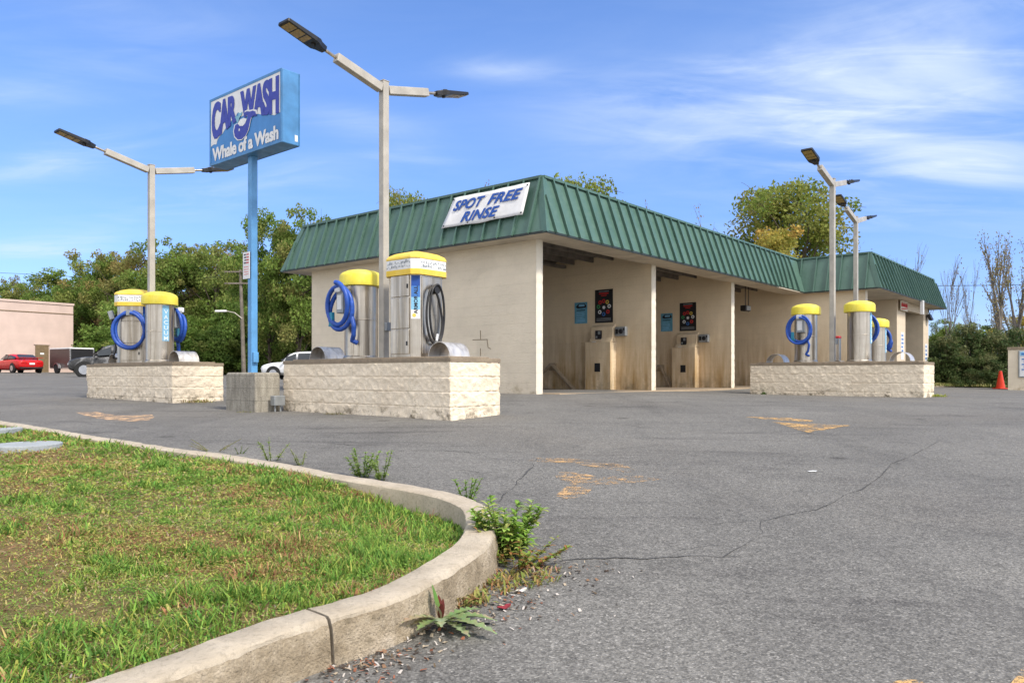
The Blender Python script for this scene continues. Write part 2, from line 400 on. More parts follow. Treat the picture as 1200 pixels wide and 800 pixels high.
def m_soil():
    t = NT('soil'); p = t.geo(); n = t.noise(p, 6, 6, .7); n2 = t.noise(p, 45, 5, .7)
    c = t.ramp(n, (.3, (.13,.12,.04,1)), (.5, (.21,.165,.07,1)), (.7, (.34,.22,.12,1)))
    c = t.mix(t.range(n2, .35, .7, 0, .6), c, (.06,.05,.025,1))
    t.bump(n2, .9, .02); return t.set(c, .95, 0, .1)
M['soil'] = m_soil()
M['paint'] = m_paint_worn('worn_orange_paint', (.72,.44,.17,1), .495)
M['paint2'] = m_paint_worn('faded_orange_paint', (.66,.41,.19,1), .52)
M['paint3'] = m_paint_worn('pale_orange_paint', (.80,.52,.30,1), .50)

# ------------------------------------------------------------------ text
def text_mesh(s, size=1.0, bold=0.0, sx=1.0, shear=0.0, align='CENTER', spacing=1.0):
    cu = bpy.data.curves.new('lettering', 'FONT'); cu.body = s; cu.size = size; cu.offset = bold; cu.align_x = align
    cu.shear = shear; cu.space_character = spacing; cu.resolution_u = 4; cu.align_y = 'BOTTOM_BASELINE'
    o = bpy.data.objects.new('lettering', cu); COL.objects.link(o)
    dg = bpy.context.evaluated_depsgraph_get(); me = bpy.data.meshes.new_from_object(o.evaluated_get(dg))
    vs = [(v.co.x*sx, v.co.y) for v in me.vertices]; fs = [tuple(p.vertices) for p in me.polygons]
    bpy.data.objects.remove(o); bpy.data.curves.remove(cu); bpy.data.meshes.remove(me)
    return vs, fs
def put_flat(mb, vs, fs, o, ux, uy, off=0.0, fn=None):
    """lay 2-D shapes on the plane at o spanned by ux, uy, lifted by off along its normal"""
    o, ux, uy = Vector(o), Vector(ux), Vector(uy); n = ux.cross(uy).normalized()
    if fn: vs = [fn(x, y) for x, y in vs]
    return mb.add([o+ux*x+uy*y+n*off for x, y in vs], fs)
def fit_text(s, w, h, bold=0.0, shear=0.0, spacing=1.0):
    """text scaled to fill a box w wide and h high, origin at its lower left"""
    vs, fs = text_mesh(s, 1.0, bold, 1.0, shear, 'LEFT', spacing)
    xs = [v[0] for v in vs]; ys = [v[1] for v in vs]; x0, x1, y0, y1 = min(xs), max(xs), min(ys), max(ys)
    return [((x-x0)/(x1-x0)*w, (y-y0)/(y1-y0)*h) for x, y in vs], fs
def embolden(mb, vs, fs, o, ux, uy, off, dx, dy, fn=None, n=5):
    # heavy strokes: the same outline stacked a few times, each layer shifted and a hair higher
    k = 0
    for i in range(n):
        for j in ((-1, 1) if dy else (0,)):
            sx, sy = dx*(2*i/(n-1)-1), dy*j
            put_flat(mb, [(x+sx, y+sy) for x, y in vs], fs, o, ux, uy, off+.00035*k, fn); k += 1
def slab(mb, pts2, o, ux, uy, off, th=.004):
    o, ux, uy = Vector(o), Vector(ux), Vector(uy); n = ux.cross(uy).normalized()
    mb.loft([[o+ux*x+uy*y+n*(off-th) for x, y in pts2], [o+ux*x+uy*y+n*off for x, y in pts2]])
def rect2(x0, y0, x1, y1): return [(x0,y0),(x1,y0),(x1,y1),(x0,y1)]

# ------------------------------------------------------------------ ground
def axis_pts(lo, hi, near_lo, near_hi, dn, grow=1.25):
    pts = list(np.arange(near_lo, near_hi+1e-6, dn)); d = dn
    while pts[-1] < hi: d *= grow; pts.append(pts[-1]+d)
    d = dn
    while pts[0] > lo: d *= grow; pts.insert(0, pts[0]-d)
    return np.array(pts)
gx = axis_pts(-900, 900, -14, 16, .4); gy = axis_pts(-30, 1200, -1, 30, .4)
X, Y = np.meshgrid(gx, gy); Z = gz_arr(X, Y)
g = MB(); nx = len(gx); ny = len(gy)
g.v = np.c_[X.ravel(), Y.ravel(), Z.ravel()].tolist()
g.f = [(j*nx+i, j*nx+i+1, (j+1)*nx+i+1, (j+1)*nx+i) for j in range(ny-1) for i in range(nx-1)]
tag(g.build('pavement', M['asphalt'], smooth=True, angle=180), kind='structure')

# kerb: outer top edge traced round the planting island
KP = [(20,495.5),(50,500),(100,508.5),(150,516),(205,524),(230,527.5),(267,531.7),(300,537.5),(333,542.5),(367,548),(400,555),(450,563.3),
      (500,571),(533,577.5),(558,585),(573,592),(580,600),(582.5,611),(580,624),(573,638.5),(549,655),(524,671),(490,690),(447,708.5),(409,717.5),(388,722),
      (330,742),(260,770),(172,799)]
KH = .15
kp = [gp(x, y, KH) for x, y in KP]
d0 = (kp[0]-kp[3]).normalized(); d1 = (kp[-1]-kp[-3]).normalized()
kp = [kp[0]+d0*9+Vector((0,1.0,0)), kp[0]+d0*4+Vector((0,.25,0)), kp[0]+d0*1.5] + kp + [kp[-1]+d1*1, kp[-1]+d1*3, kp[-1]+d1*8]
P2 = np.array([(p.x, p.y) for p in kp])
# resample finely and smooth
seg = np.r_[0, np.cumsum(np.hypot(*np.diff(P2, axis=0).T))]
ss = np.arange(0, seg[-1], .03); kx = np.interp(ss, seg, P2[:,0]); ky = np.interp(ss, seg, P2[:,1])
ker = np.exp(-(np.arange(-9,10)/4.5)**2); ker /= ker.sum()
pad = lambda a: np.r_[2*a[0]-a[9:0:-1], a, 2*a[-1]-a[-2:-11:-1]]
kx = np.convolve(pad(kx), ker, 'valid'); ky = np.convolve(pad(ky), ker, 'valid')
T = np.c_[np.gradient(kx), np.gradient(ky)]; T /= np.linalg.norm(T, axis=1)[:,None]
NI = np.c_[T[:,1], -T[:,0]]                         # towards the grass
KW = .152
jp = gp(388, 722, KH); jidx = int(np.argmin((kx-jp.x)**2+(ky-jp.y)**2))
jq = gp(578, 598, KH); jidx2 = int(np.argmin((kx-jq.x)**2+(ky-jq.y)**2))
def kerb_strip(mb, i0, i1):
    rings = []
    for i in range(i0, i1+1):
        c = np.array([kx[i], ky[i]]); n = NI[i]; z = gz(kx[i], ky[i])
        nz = lambda k, s: (noise.noise((kx[i]*k, ky[i]*k, s)))
        e = .006*nz(9, 1.7)+.005*nz(30, 4.); e2 = max(0, nz(6, 9.)-.25)*.045+max(0, nz(22, 3.))*.010; up = .007*nz(1.6, 5.)+.003*nz(14, 2.)
        e3 = .005*nz(12, 6.)
        rg = .007*nz(16, 11.)+.004*nz(45, 12.)
        prof = [(-.022, -.30), (-.020+e*.5, -.004), (-.015+e+rg, .04+e3), (-.011+e*1.2-rg, .085), (-.006+e+rg*.7, .115), (e*1.2, KH-.016-e2*.9), (.004+e2*.4, KH-.006-e2*.5+up), (.012+e2, KH+up),
                (.07, KH+up*1.2), (KW-.014, KH-.001+up+e3*.4), (KW-.003+e, KH-.008), (KW+e, KH-.03), (KW+.004, -.05), (KW+.004, -.30)]
        if i == i0 and i0: c = c+T[i]*(.006 if i0 == jidx else .0015)
        if i == i1 and i1 < len(kx)-1: c = c-T[i]*(.006 if i1 == jidx else .0015)
        rings.append([(c[0]+n[0]*a, c[1]+n[1]*a, z+h) for a, h in prof])
    mb.loft(rings)
root = None
for i0, i1 in ((0, jidx2), (jidx2, jidx), (jidx, len(kx)-1)):
    mb = MB(); kerb_strip(mb, i0, i1)
    o = mb.build('kerb', M['kerb'], smooth=True, angle=38); tag(o, kind='structure')
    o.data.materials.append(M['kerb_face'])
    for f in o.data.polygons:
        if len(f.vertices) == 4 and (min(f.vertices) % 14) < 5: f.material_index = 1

# soil inside the kerb
inner = [(kx[i]+NI[i,0]*(KW-.004), ky[i]+NI[i,1]*(KW-.004)) for i in range(0, len(kx), 3)]
poly = np.array(inner + [(-16, -3.5), (-20, 4), (-18, 12)])
def inside(px, py, pg):
    x = pg[:,0]; y = pg[:,1]; x2 = np.roll(x, -1); y2 = np.roll(y, -1); r = np.zeros(px.shape, bool)
    for a, b, c, d in zip(x, y, x2, y2):
        with np.errstate(divide='ignore', invalid='ignore'):
            r ^= ((b > py) != (d > py)) & (px < (c-a)*(py-b)/(d-b+1e-12)+a)
    return r
kxy = np.c_[kx, ky][::3]
def kdist(px, py):
    out = np.full(px.shape, 1e9)
    for i in range(0, len(px), 4000):
        q = np.c_[px[i:i+4000], py[i:i+4000]]
        out[i:i+4000] = np.sqrt(((q[:,None]-kxy[None])**2).sum(-1)).min(1)
    return out
nose = gp(545, 610, 0)
def soil_z(px, py, dk):
    """height of the soil: nearly flush with the kerb at the left, lower in the nose"""
    base = gz_arr(px, py)
    dn = np.hypot(px-nose.x, py-nose.y)
    lvl = .125 - .115*np.exp(-(dn/.85)**2)
    n = np.array([noise.fractal((x*1.3, y*1.3, 0), 1.0, 2.0, 3) for x, y in zip(px, py)])
    mound = .07*(1-np.exp(-((dk-.15)/1.2)**2))*(1-np.exp(-(dn/1.3)**2))
    return base + lvl + mound + n*.025
sx_, sy_ = np.meshgrid(np.arange(-16, .8, .07), np.arange(-3.4, 12, .07)); px, py = sx_.ravel(), sy_.ravel()
ins = inside(px, py, poly); dk = kdist(px, py); sz = np.full(px.shape, -2.0)
near = ins | (dk < .18+.12)
okp = ins | (dk < .14)
sz[near] = soil_z(px[near], py[near], np.maximum(dk[near], .15))
mb = MB(); nx = sx_.shape[1]; mb.v = np.c_[px, py, sz].tolist()
ok2 = (ins).reshape(sx_.shape); nr = near.reshape(sx_.shape)
for j in range(sx_.shape[0]-1):
    for i in range(nx-1):
        if nr[j,i] and nr[j,i+1] and nr[j+1,i] and nr[j+1,i+1] and (ok2[j,i] or ok2[j,i+1] or ok2[j+1,i] or ok2[j+1,i+1]):
            mb.f.append((j*nx+i, j*nx+i+1, (j+1)*nx+i+1, (j+1)*nx+i))
tag(mb.build('soil', M['soil'], smooth=True, angle=180), kind='structure')

# grass: blades and small leaves, patchy green, straw and reddish
def blade_mesh(cx, cy, cz, h, w, lean, col, az=None, tipw=.25):
    n = len(cx); az = rng.uniform(0, 2*np.pi, n) if az is None else az
    dx, dy = np.cos(az), np.sin(az); wx, wy = -dy*w/2, dx*w/2
    l1 = lean*.35; l2 = lean
    V = np.zeros((n, 6, 3))
    for k, (hh, ll, ww) in enumerate(((0,0,1),(.55,.35,.9),(1,1,tipw))):
        V[:,2*k,0] = cx+dx*lean*ll-wx*ww; V[:,2*k,1] = cy+dy*lean*ll-wy*ww; V[:,2*k,2] = cz+h*hh
        V[:,2*k+1,0] = cx+dx*lean*ll+wx*ww; V[:,2*k+1,1] = cy+dy*lean*ll+wy*ww; V[:,2*k+1,2] = cz+h*hh
    base = (np.arange(n)*6)[:,None]
    Fq = np.concatenate([base+np.array([[0,1,3,2]]), base+np.array([[2,3,5,4]])], 0)
    C = np.repeat(np.c_[col, np.ones(n)], 6, 0)
    return V.reshape(-1,3), Fq, C
def np_build(name, parts, mat, parent=None):
    vs = []; fs = []; cs = []; o = 0
    for v, f, c in parts: vs.append(v); fs.append(f+o); cs.append(c); o += len(v)
    V = np.concatenate(vs); Fq = np.concatenate(fs); C = np.concatenate(cs).astype(np.float32)
    me = bpy.data.meshes.new(name); nf, k = Fq.shape
    me.vertices.add(len(V)); me.vertices.foreach_set('co', V.astype(np.float32).ravel())
    me.loops.add(nf*k); me.loops.foreach_set('vertex_index', Fq.astype(np.int32).ravel())
    me.polygons.add(nf); me.polygons.foreach_set('loop_start', np.arange(0, nf*k, k, dtype=np.int32))
    me.update(calc_edges=True); me.validate()
    at = me.color_attributes.new('col', 'FLOAT_COLOR', 'POINT'); at.data.foreach_set('color', C.ravel())
    me.materials.append(mat)
    ob = bpy.data.objects.new(name, me); COL.objects.link(ob)
    if parent is not None: ob.parent = parent
    return ob
def fbm(x, y, s, seed=0.0, o=3):
    return np.array([noise.fractal((a*s, b*s, seed), 1.0, 2.0, o) for a, b in zip(x, y)])
pal = np.array([(.160,.245,.045),(.090,.175,.033),(.26,.275,.06),(.36,.285,.11),(.27,.125,.07),(.34,.235,.16)])
parts = []
def sow(n, box, dens_pow=1.0, hmul=1.0):
    # more blades close to the camera, where they show large
    yy = box[2] + (box[3]-box[2])*rng.uniform(0, 1, n)**dens_pow; xx = rng.uniform(box[0], box[1], n)
    m = inside(xx, yy, poly); xx, yy = xx[m], yy[m]
    return xx, yy
xx, yy = [], []
for n, box in ((30000, (-1.9,.2,1.6,3.6)), (52000, (-3.3,.2,2.6,5.4)), (30000, (-6.2,-.8,4.5,8.2)), (13000, (-12,-3.5,6.5,10.5))):
    a, b = sow(n, box); xx.append(a); yy.append(b)
xx = np.concatenate(xx); yy = np.concatenate(yy)
m = (np.abs(xx) < .70*yy+.3); xx, yy = xx[m], yy[m]
dk = kdist(xx, yy)
f1 = fbm(xx, yy, 1.7, 3.); f2 = fbm(xx, yy, 5.5, 8.); f3 = fbm(xx, yy, 2.6, 17.)
lush = np.clip(.5+1.1*f1+.9*f2 + .75*np.exp(-((dk-.3)/.28)**2) - .25, 0, 1.3)
lush += 1.1*np.exp(-(np.hypot(xx-nose.x+.25, yy-nose.y+.05)/.62)**2)
keep = rng.uniform(0, 1, len(xx)) < np.clip(.20+lush*.9, 0, 1)
keep &= dk > .140
xx, yy, dk, lush, f3, f2 = (a[keep] for a in (xx, yy, dk, lush, f3, f2))
zz = soil_z(xx, yy, dk)
n = len(xx); u = rng.uniform(0, 1, n)
idx = np.where(lush > .75, np.where(u < .5, 0, np.where(u < .85, 1, 2)), np.where(lush > .4, np.where(u < .42, 0, np.where(u < .55, 1, np.where(u < .85, 2, 3))),
      np.where(u < .20, 0, np.where(u < .46, 2, np.where(u < .72, 3, np.where(u < .86, 4, 5))))))
idx = np.where((f3 > .25) & (rng.uniform(0,1,n) < .5), np.where(u < .6, 4, 3), idx)
col = pal[idx]*rng.uniform(.65, 1.35, (n,1))*rng.uniform(.9, 1.1, (n,3))
tuft = np.clip(f2, 0, 1)
h = (.010+.024*np.clip(lush, .1, 1.4)+.018*tuft)*rng.uniform(.5, 1.5, n); w = rng.uniform(.0025, .0085, n)*np.clip(yy/4.0, .8, 2.2)
leafy = rng.uniform(0, 1, n) < .35
w = np.where(leafy, w*2.3, w); h = np.where(leafy, h*.6, h)
V = blade_mesh(xx, yy, zz-.004, h, w, h*rng.uniform(.3, 1.3, n), col, tipw=.3)
parts.append(V)
    # low leaflets that cover the soil between the blades
def leaflets(P, s, col):
    m = len(P); d = rng.normal(0, 1, (m,3)); d[:,2] *= .45; d /= np.linalg.norm(d, axis=1)[:,None]; e = rng.normal(0, 1, (m,3)); e[:,2] *= .5; e -= d*(e*d).sum(1)[:,None]; e /= np.linalg.norm(e, axis=1)[:,None]
    s = s[:,None]; V = np.stack([P-d*s*.6, P+e*s*.24, P+d*s*.7, P-e*s*.24], 1).reshape(-1,3)
    return V, (np.arange(m)*4)[:,None]+np.arange(4)[None], np.repeat(np.c_[col, np.ones(m)], 4, 0)
lx, ly = [], []
for nn, box in ((90000, (-1.9,.2,1.6,3.8)), (130000, (-3.6,.2,2.6,5.6)), (80000, (-6.4,-.8,4.5,9))):
    a, b = sow(nn, box); lx.append(a); ly.append(b)
lx = np.concatenate(lx); ly = np.concatenate(ly); m = (np.abs(lx) < .70*ly+.3); lx, ly = lx[m], ly[m]; ld = kdist(lx, ly)
k1 = fbm(lx, ly, 2.1, 31.); k2 = fbm(lx, ly, 7., 41.); k3 = fbm(lx, ly, 1.1, 53.)
dens = np.clip(.68+.8*k1+.7*k2, .34, 1); bare_ = np.exp(-(((lx+1.95)/.35)**2+((ly-2.75)/.25)**2)); dens *= 1-.5*bare_
m = (rng.uniform(0, 1, len(lx)) < dens) & (ld > .16); lx, ly, ld, k1, k2, k3 = (q[m] for q in (lx, ly, ld, k1, k2, k3)); m = len(lx); u2 = rng.uniform(0, 1, m)
gcol = np.where((k3 > .12)[:,None], np.where((u2 < .30)[:,None], pal[3], np.where((u2 < .62)[:,None], pal[4], np.where((u2 < .75)[:,None], pal[0], pal[2]))), np.where((k2 > .05)[:,None], np.where((u2 < .7)[:,None], pal[0], pal[1]), np.where((u2 < .55)[:,None], pal[2], np.where((u2 < .75)[:,None], pal[0], np.where((u2 < .88)[:,None], pal[3], pal[5])))))
LP = np.c_[lx, ly, soil_z(lx, ly, ld)+rng.uniform(-.002, .022, m)*(1+np.clip(k2, 0, 1))]
parts.append(leaflets(LP, rng.uniform(.006, .015, m)*np.clip(ly/3.4, .75, 2.6), gcol*rng.uniform(.65, 1.3, (m,1))))
mt_ = 16000; tx = rng.uniform(-4.2, 1.2, mt_); ty = .2+6.2*rng.uniform(0, 1, mt_)**1.2; k4 = inside(tx, ty, poly); tx, ty = tx[k4], ty[k4]; td = kdist(tx, ty); k4 = td > .16; tx, ty, td = tx[k4], ty[k4], td[k4]; mt_ = len(tx)
a4 = rng.uniform(0, 6.28, mt_); parts.append(blade_mesh(tx, ty, soil_z(tx, ty, td)+rng.uniform(.002,.02,mt_), rng.uniform(.001,.012,mt_), rng.uniform(.0015,.0035,mt_)*np.clip(ty/3.2,.8,2.2), rng.uniform(.03,.08,mt_),
     np.array([(.42,.34,.19),(.36,.27,.14),(.28,.19,.10),(.40,.36,.16)])[rng.integers(0,4,mt_)]*rng.uniform(.7,1.2,(mt_,1)), a4))
# a few tiny white and straw bits in the turf
k = 900; ii = rng.integers(0, n, k)
parts.append(blade_mesh(xx[ii]+rng.normal(0,.02,k), yy[ii]+rng.normal(0,.02,k), zz[ii]+.004, rng.uniform(.002,.006,k), rng.uniform(.003,.008,k)*np.clip(yy[ii]/4,.7,2), rng.uniform(.008,.035,k),
     np.array([(.50,.42,.28),(.42,.34,.36),(.34,.26,.15)])[rng.integers(0,3,k)]*rng.uniform(.7,1.1,(k,1)), tipw=.8))
tag(np_build('grass', parts, M['blade']), kind='stuff')

def leaf_blade(mb, base, d, L, w, col, droop=.4, lobes=0, n=7, up=(0,0,1), fold=.25):
    """one leaf: a curved blade with a folded midrib; lobes gives it a jagged, dandelion-like outline"""
    base, d, up = Vector(base), Vector(d).normalized(), Vector(up)
    side = d.cross(up); side = side.normalized() if side.length > 1e-4 else Vector((1,0,0)); u = side.cross(d)
    rows = []
    for i in range(n+1):
        t = i/n; c = base+d*(L*t)-Vector((0,0,1))*(droop*L*t*t)
        ww = w*math.sin(math.pi*min(1, .12+.86*t))**.8*(.35+.65*t if lobes else 1)
        if lobes and i % 2: ww *= .38
        rows.append((c-side*ww+u*ww*fold, c-u*0, c+side*ww+u*ww*fold))
    vs = [p for r in rows for p in r]; fs = []
    for i in range(n): fs += [(3*i,3*i+1,3*i+4,3*i+3), (3*i+1,3*i+2,3*i+5,3*i+4)]
    mb.add(vs, fs)
    if mb.c is None: mb.c = []
    mb.c += [(*[k*random.uniform(.85, 1.15) for k in col], 1) for _ in vs]
def weed(name, label, base, kind, h=.25, nst=6, spread=.12, seed=1, cols=None, group=None, cat='weed'):
    random.seed(seed); mb = MB(); mb.c = []
    cols = cols or [(.16,.26,.045),(.23,.32,.06),(.11,.19,.03)]
    if kind == 'rosette':
        leaf_blade(mb, base, (-.25,.12,1), h*.62, h*.06, (.11,.19,.05), .05, 0, 8)
        for i in range(nst):
            a = R(-165)+R(215)*i/nst+random.uniform(-.2,.2); el = random.uniform(.12,.6)
            leaf_blade(mb, base, (math.cos(a), math.sin(a), el), h*random.uniform(.6,1.15), h*.17, random.choice(cols), .30, 1, 14)
        for i in range(4):
            a = random.uniform(0, 6.28)
            leaf_blade(mb, base, (math.cos(a)*.4, math.sin(a)*.4, 1), h*random.uniform(.35,.6), h*.05, random.choice(cols+[(.12,.028,.025)]*2), .15, 0, 7)
    else:
        for i in range(nst):
            a = random.uniform(0, 6.28); r = spread*math.sqrt(random.random()); top = Vector((math.cos(a)*r*1.6, math.sin(a)*r*1.6, h*random.uniform(.6,1.1)))
            p0 = Vector(base)+Vector((math.cos(a)*r*.5, math.sin(a)*r*.5, -.01)); pts = [p0+top*t+Vector((0,0,.06*h*math.sin(3*t))) for t in (0,.35,.7,1)]
            m0 = len(mb.v); mb.tube(pts, [.003,.0026,.002,.001], 5); mb.c += [(.13,.14,.04,1)]*(len(mb.v)-m0)
            nl = int(18+h*95)
            for k in range(nl):
                t = random.uniform(.12, 1.0); p = p0+top*t; aa = random.uniform(0, 6.28)
                L = h*(.26 if kind == 'broad' else .19)*random.uniform(.6,1.2)*(1.2-.5*t)
                leaf_blade(mb, p, (math.cos(aa), math.sin(aa), random.uniform(.2,1.1)), L, L*(.19 if kind == 'broad' else .22), random.choice(cols), .35, 0, 4)
    o = mb.build(name, M['blade']); return tag(o, label, cat, group)
def tuft(name, label, base, n, h, spread, cols, seed, group=None):
    random.seed(seed); mb = MB(); mb.c = []
    for i in range(n):
        a = random.uniform(0, 6.28); r = spread*math.sqrt(random.random())
        b = Vector(base)+Vector((math.cos(a)*r, math.sin(a)*r*.6, 0)); b.z = gz(b.x, b.y)-.005
        a2 = random.uniform(0, 6.28)
        leaf_blade(mb, b, (math.cos(a2)*.6, math.sin(a2)*.6, random.uniform(.5,1.6)), h*random.uniform(.4,1.1), h*.05, random.choice(cols), .5, 0, 4)
    return tag(mb.build(name, M['blade']), label, 'weed', group)

w1 = gp(516, 737, 0); weed('jagged_weed', 'large jagged-leafed weed with dark red leaves against the kerb face', w1+Vector((.0,.015,.025)), 'rosette', .225, 15, seed=4,
     cols=[(.22,.26,.13),(.27,.28,.16),(.17,.22,.09),(.30,.24,.15)])
def px_weed(px, py, *a, **k):
    return weed('weed', a[0], gp(px, py, 0), *a[1:], **k)
px_weed(594, 652, 'tall bright green leafy weed clump at the tip of the kerb nose', 'broad', .27, 22, .085, 5, [(.20,.31,.06),(.28,.37,.08),(.14,.23,.04),(.30,.30,.09)])
px_weed(607, 665, 'lower spreading weed clump with reddish stems right of the kerb nose', 'broad', .17, 10, .12, 6, [(.17,.24,.04),(.24,.24,.06),(.26,.12,.05)])
px_weed(548, 588, 'small dark green weed behind the kerb just before its curve', 'broad', .16, 5, .05, 7)
px_weed(425, 560, 'left stem clump of the feathery pair of weeds growing behind the kerb', 'fine', .25, 8, .07, 8, [(.16,.24,.05),(.23,.29,.08)])
px_weed(447, 563, 'right stem clump of the feathery pair of weeds growing behind the kerb', 'fine', .22, 6, .06, 9, [(.20,.26,.07),(.23,.29,.08)])
px_weed(318, 540, 'sparse pale feathery weed standing behind the kerb near its middle', 'fine', .20, 4, .08, 10, [(.26,.29,.10),(.20,.25,.07)])
px_weed(353, 545, 'thin pale yellow weed behind the kerb right of the kerb middle', 'fine', .16, 3, .06, 12, [(.30,.30,.12),(.24,.27,.09)])
px_weed(281, 532, 'tiny dark broad-leafed weed behind the kerb left of the feathery ones', 'broad', .09, 3, .04, 13, [(.07,.12,.03)])
px_weed(252, 528, 'dry yellow weed tuft behind the kerb at the far left', 'fine', .12, 5, .14, 14, [(.34,.30,.12),(.30,.2,.1)])
tuft('weed', 'mossy strip of low dry weeds along the kerb face below the nose', gp(556, 690), 190, .085, .20, [(.22,.20,.06),(.17,.19,.05),(.30,.20,.08),(.28,.13,.06)], 21)
tuft('weed', 'ragged low weeds with fallen petals spilling onto the asphalt beside the nose', gp(607, 680), 150, .09, .17, [(.16,.20,.05),(.24,.2,.06),(.30,.17,.08)], 22)
tuft('weed', 'tall green grass blades at the very tip of the kerb nose, behind the leafy clump', gp(590, 640), 120, .20, .10, [(.20,.29,.06),(.28,.33,.09),(.13,.22,.04)], 23)
tuft('weed', 'dry olive weeds between the jagged weed and the kerb nose', gp(535, 705), 160, .11, .13, [(.24,.24,.07),(.18,.21,.06),(.32,.24,.10),(.26,.13,.07)], 24)
tuft('weed', 'reddish low weeds thinning out onto the asphalt right of the nose', gp(626, 668), 110, .07, .12, [(.26,.22,.09),(.20,.22,.07),(.34,.17,.12),(.36,.26,.2)], 25)
tuft('weed', 'small green sprig in the grit below the kerb joint', gp(400, 768), 40, .05, .035, [(.16,.24,.05)], 26)
# loose grit and leaf scraps along the kerb foot
parts = []
for (cx, cy, n, s) in ((420,765,260,.13),(455,745,220,.13),(590,705,150,.16),(640,670,130,.18),(395,785,160,.11),(530,722,160,.15)):
    q = gp(cx, cy, 0); a = q.x+rng.normal(0, s, n); b = q.y+rng.normal(0, s*.55, n)
    dk2 = kdist(a, b); ok = (dk2 > .03) & ~inside(a, b, poly); a, b = a[ok], b[ok]
    n = len(a)
    if n == 0: continue
    parts.append(blade_mesh(a, b, gz_arr(a, b)+.003, rng.uniform(.001,.010,n), rng.uniform(.003,.014,n), rng.uniform(.004,.022,n),
        np.array([(.45,.37,.27),(.25,.15,.09),(.07,.055,.045),(.30,.12,.07),(.55,.5,.45),(.12,.09,.06)])[rng.integers(0,6,n)], tipw=.7))
tag(np_build('leaf_litter', parts, M['litter']), kind='stuff')
mb = MB(); q = gp(505, 729.5, .006); mb.tube([q, q+Vector((.05,.004,.001)), gp(574,730,.005)], [.004,.004,.003], 6)
tag(mb.build('twig', M['rubber']), 'thin black stick lying on the asphalt beside the jagged weed', 'twig')
for (x0, y0, r, lab, cc) in ((592, 713, .035, 'crumpled dark red leaf lying on the asphalt', (.25,.04,.05)), (612, 693, .030, 'small white scrap lying on the asphalt right of the kerb weeds', (.7,.68,.62))):
    mb = MB(); mb.c = []; random.seed(3)
    for k in range(4): leaf_blade(mb, gp(x0, y0, .006), (random.uniform(-1,1), random.uniform(-1,1), .15), r, r*.4, cc, .1, 0, 4)
    tag(mb.build('fallen_leaf' if r > .031 else 'paper_scrap', M['litter']), lab, 'litter')

# painted arrows and cracks on the pavement
def decal(name, polys, mat, off=.004):
    mb = MB()
    for pg in polys:
        pts = [gp(x, y, off) for x, y in pg]; c = sum(pts, Vector())/len(pts); c.z = gz(c.x, c.y)+off
        # subdivide each side so that the sheet follows the ground
        ring = []
        for a, b in zip(pts, pts[1:]+pts[:1]):
            for k in range(4):
                p = a.lerp(b, k/4); p.z = gz(p.x, p.y)+off; ring.append(p)
        n = len(ring); mid = [c.lerp(p, .5) for p in ring]
        for p in mid: p.z = gz(p.x, p.y)+off
        vs = ring+mid+[c]
        mb.add(vs, [(i, (i+1) % n, n+(i+1) % n, n+i) for i in range(n)]+[(n+i, n+(i+1) % n, 2*n) for i in range(n)])
    return mb.build(name, mat)
S = lambda pts, ox, oy, k: [(ox+x/k, oy+y/k) for x, y in pts]
ar = decal('painted_arrow', [S([(290,98),(340,80),(560,86),(560,112),(420,106)],560,520,5), S([(560,86),(740,104),(740,142),(640,128),(560,112)],560,520,5), S([(740,104),(850,120),(925,150),(880,170),(800,152),(740,142)],560,520,5),
    S([(450,182),(480,163),(600,168),(700,190),(700,232),(540,230),(470,205)],560,520,5), S([(700,195),(950,183),(1085,206),(900,228),(760,238),(700,232)],560,520,5), S([(540,230),(700,232),(640,292),(560,318),(490,326),(455,298)],560,520,5)], M['paint2'])
tag(ar, 'faded curving orange arrow painted on the asphalt in front of the first bay', 'road marking')
ar = decal('painted_arrow', [S([(105,145),(300,148),(560,157),(745,180),(700,196),(300,168)],860,470,8), S([(360,193),(560,205),(700,290),(600,268),(450,216)],860,470,8), S([(560,205),(750,210),(1090,226),(880,262),(690,292)],860,470,8)], M['paint'])
tag(ar, 'orange triangular arrow head painted on the asphalt before the right-hand block island', 'road marking')
ar = decal('painted_arrow', [S([(90,130),(330,123),(480,153),(480,222),(200,168)],80,470,10), S([(480,153),(700,168),(980,153),(1008,185),(960,217),(780,237),(480,222)],80,470,10)], M['paint3'])
tag(ar, 'pale orange worn arrow on the asphalt before the far left block island', 'road marking')
ar = decal('painted_stripe', [[(1042,802),(1050,797),(1062,795.5),(1078,796),(1086,802),(1080,812),(1050,812)]], M['paint'])
tag(ar, 'rounded tip of an orange painted line at the bottom edge of the picture', 'road marking')
ar = decal('painted_stripe', [[(1184,801),(1198,782),(1207,775),(1215,790),(1196,812)]], M['paint'])
tag(ar, 'diagonal orange painted line at the bottom right corner', 'road marking')
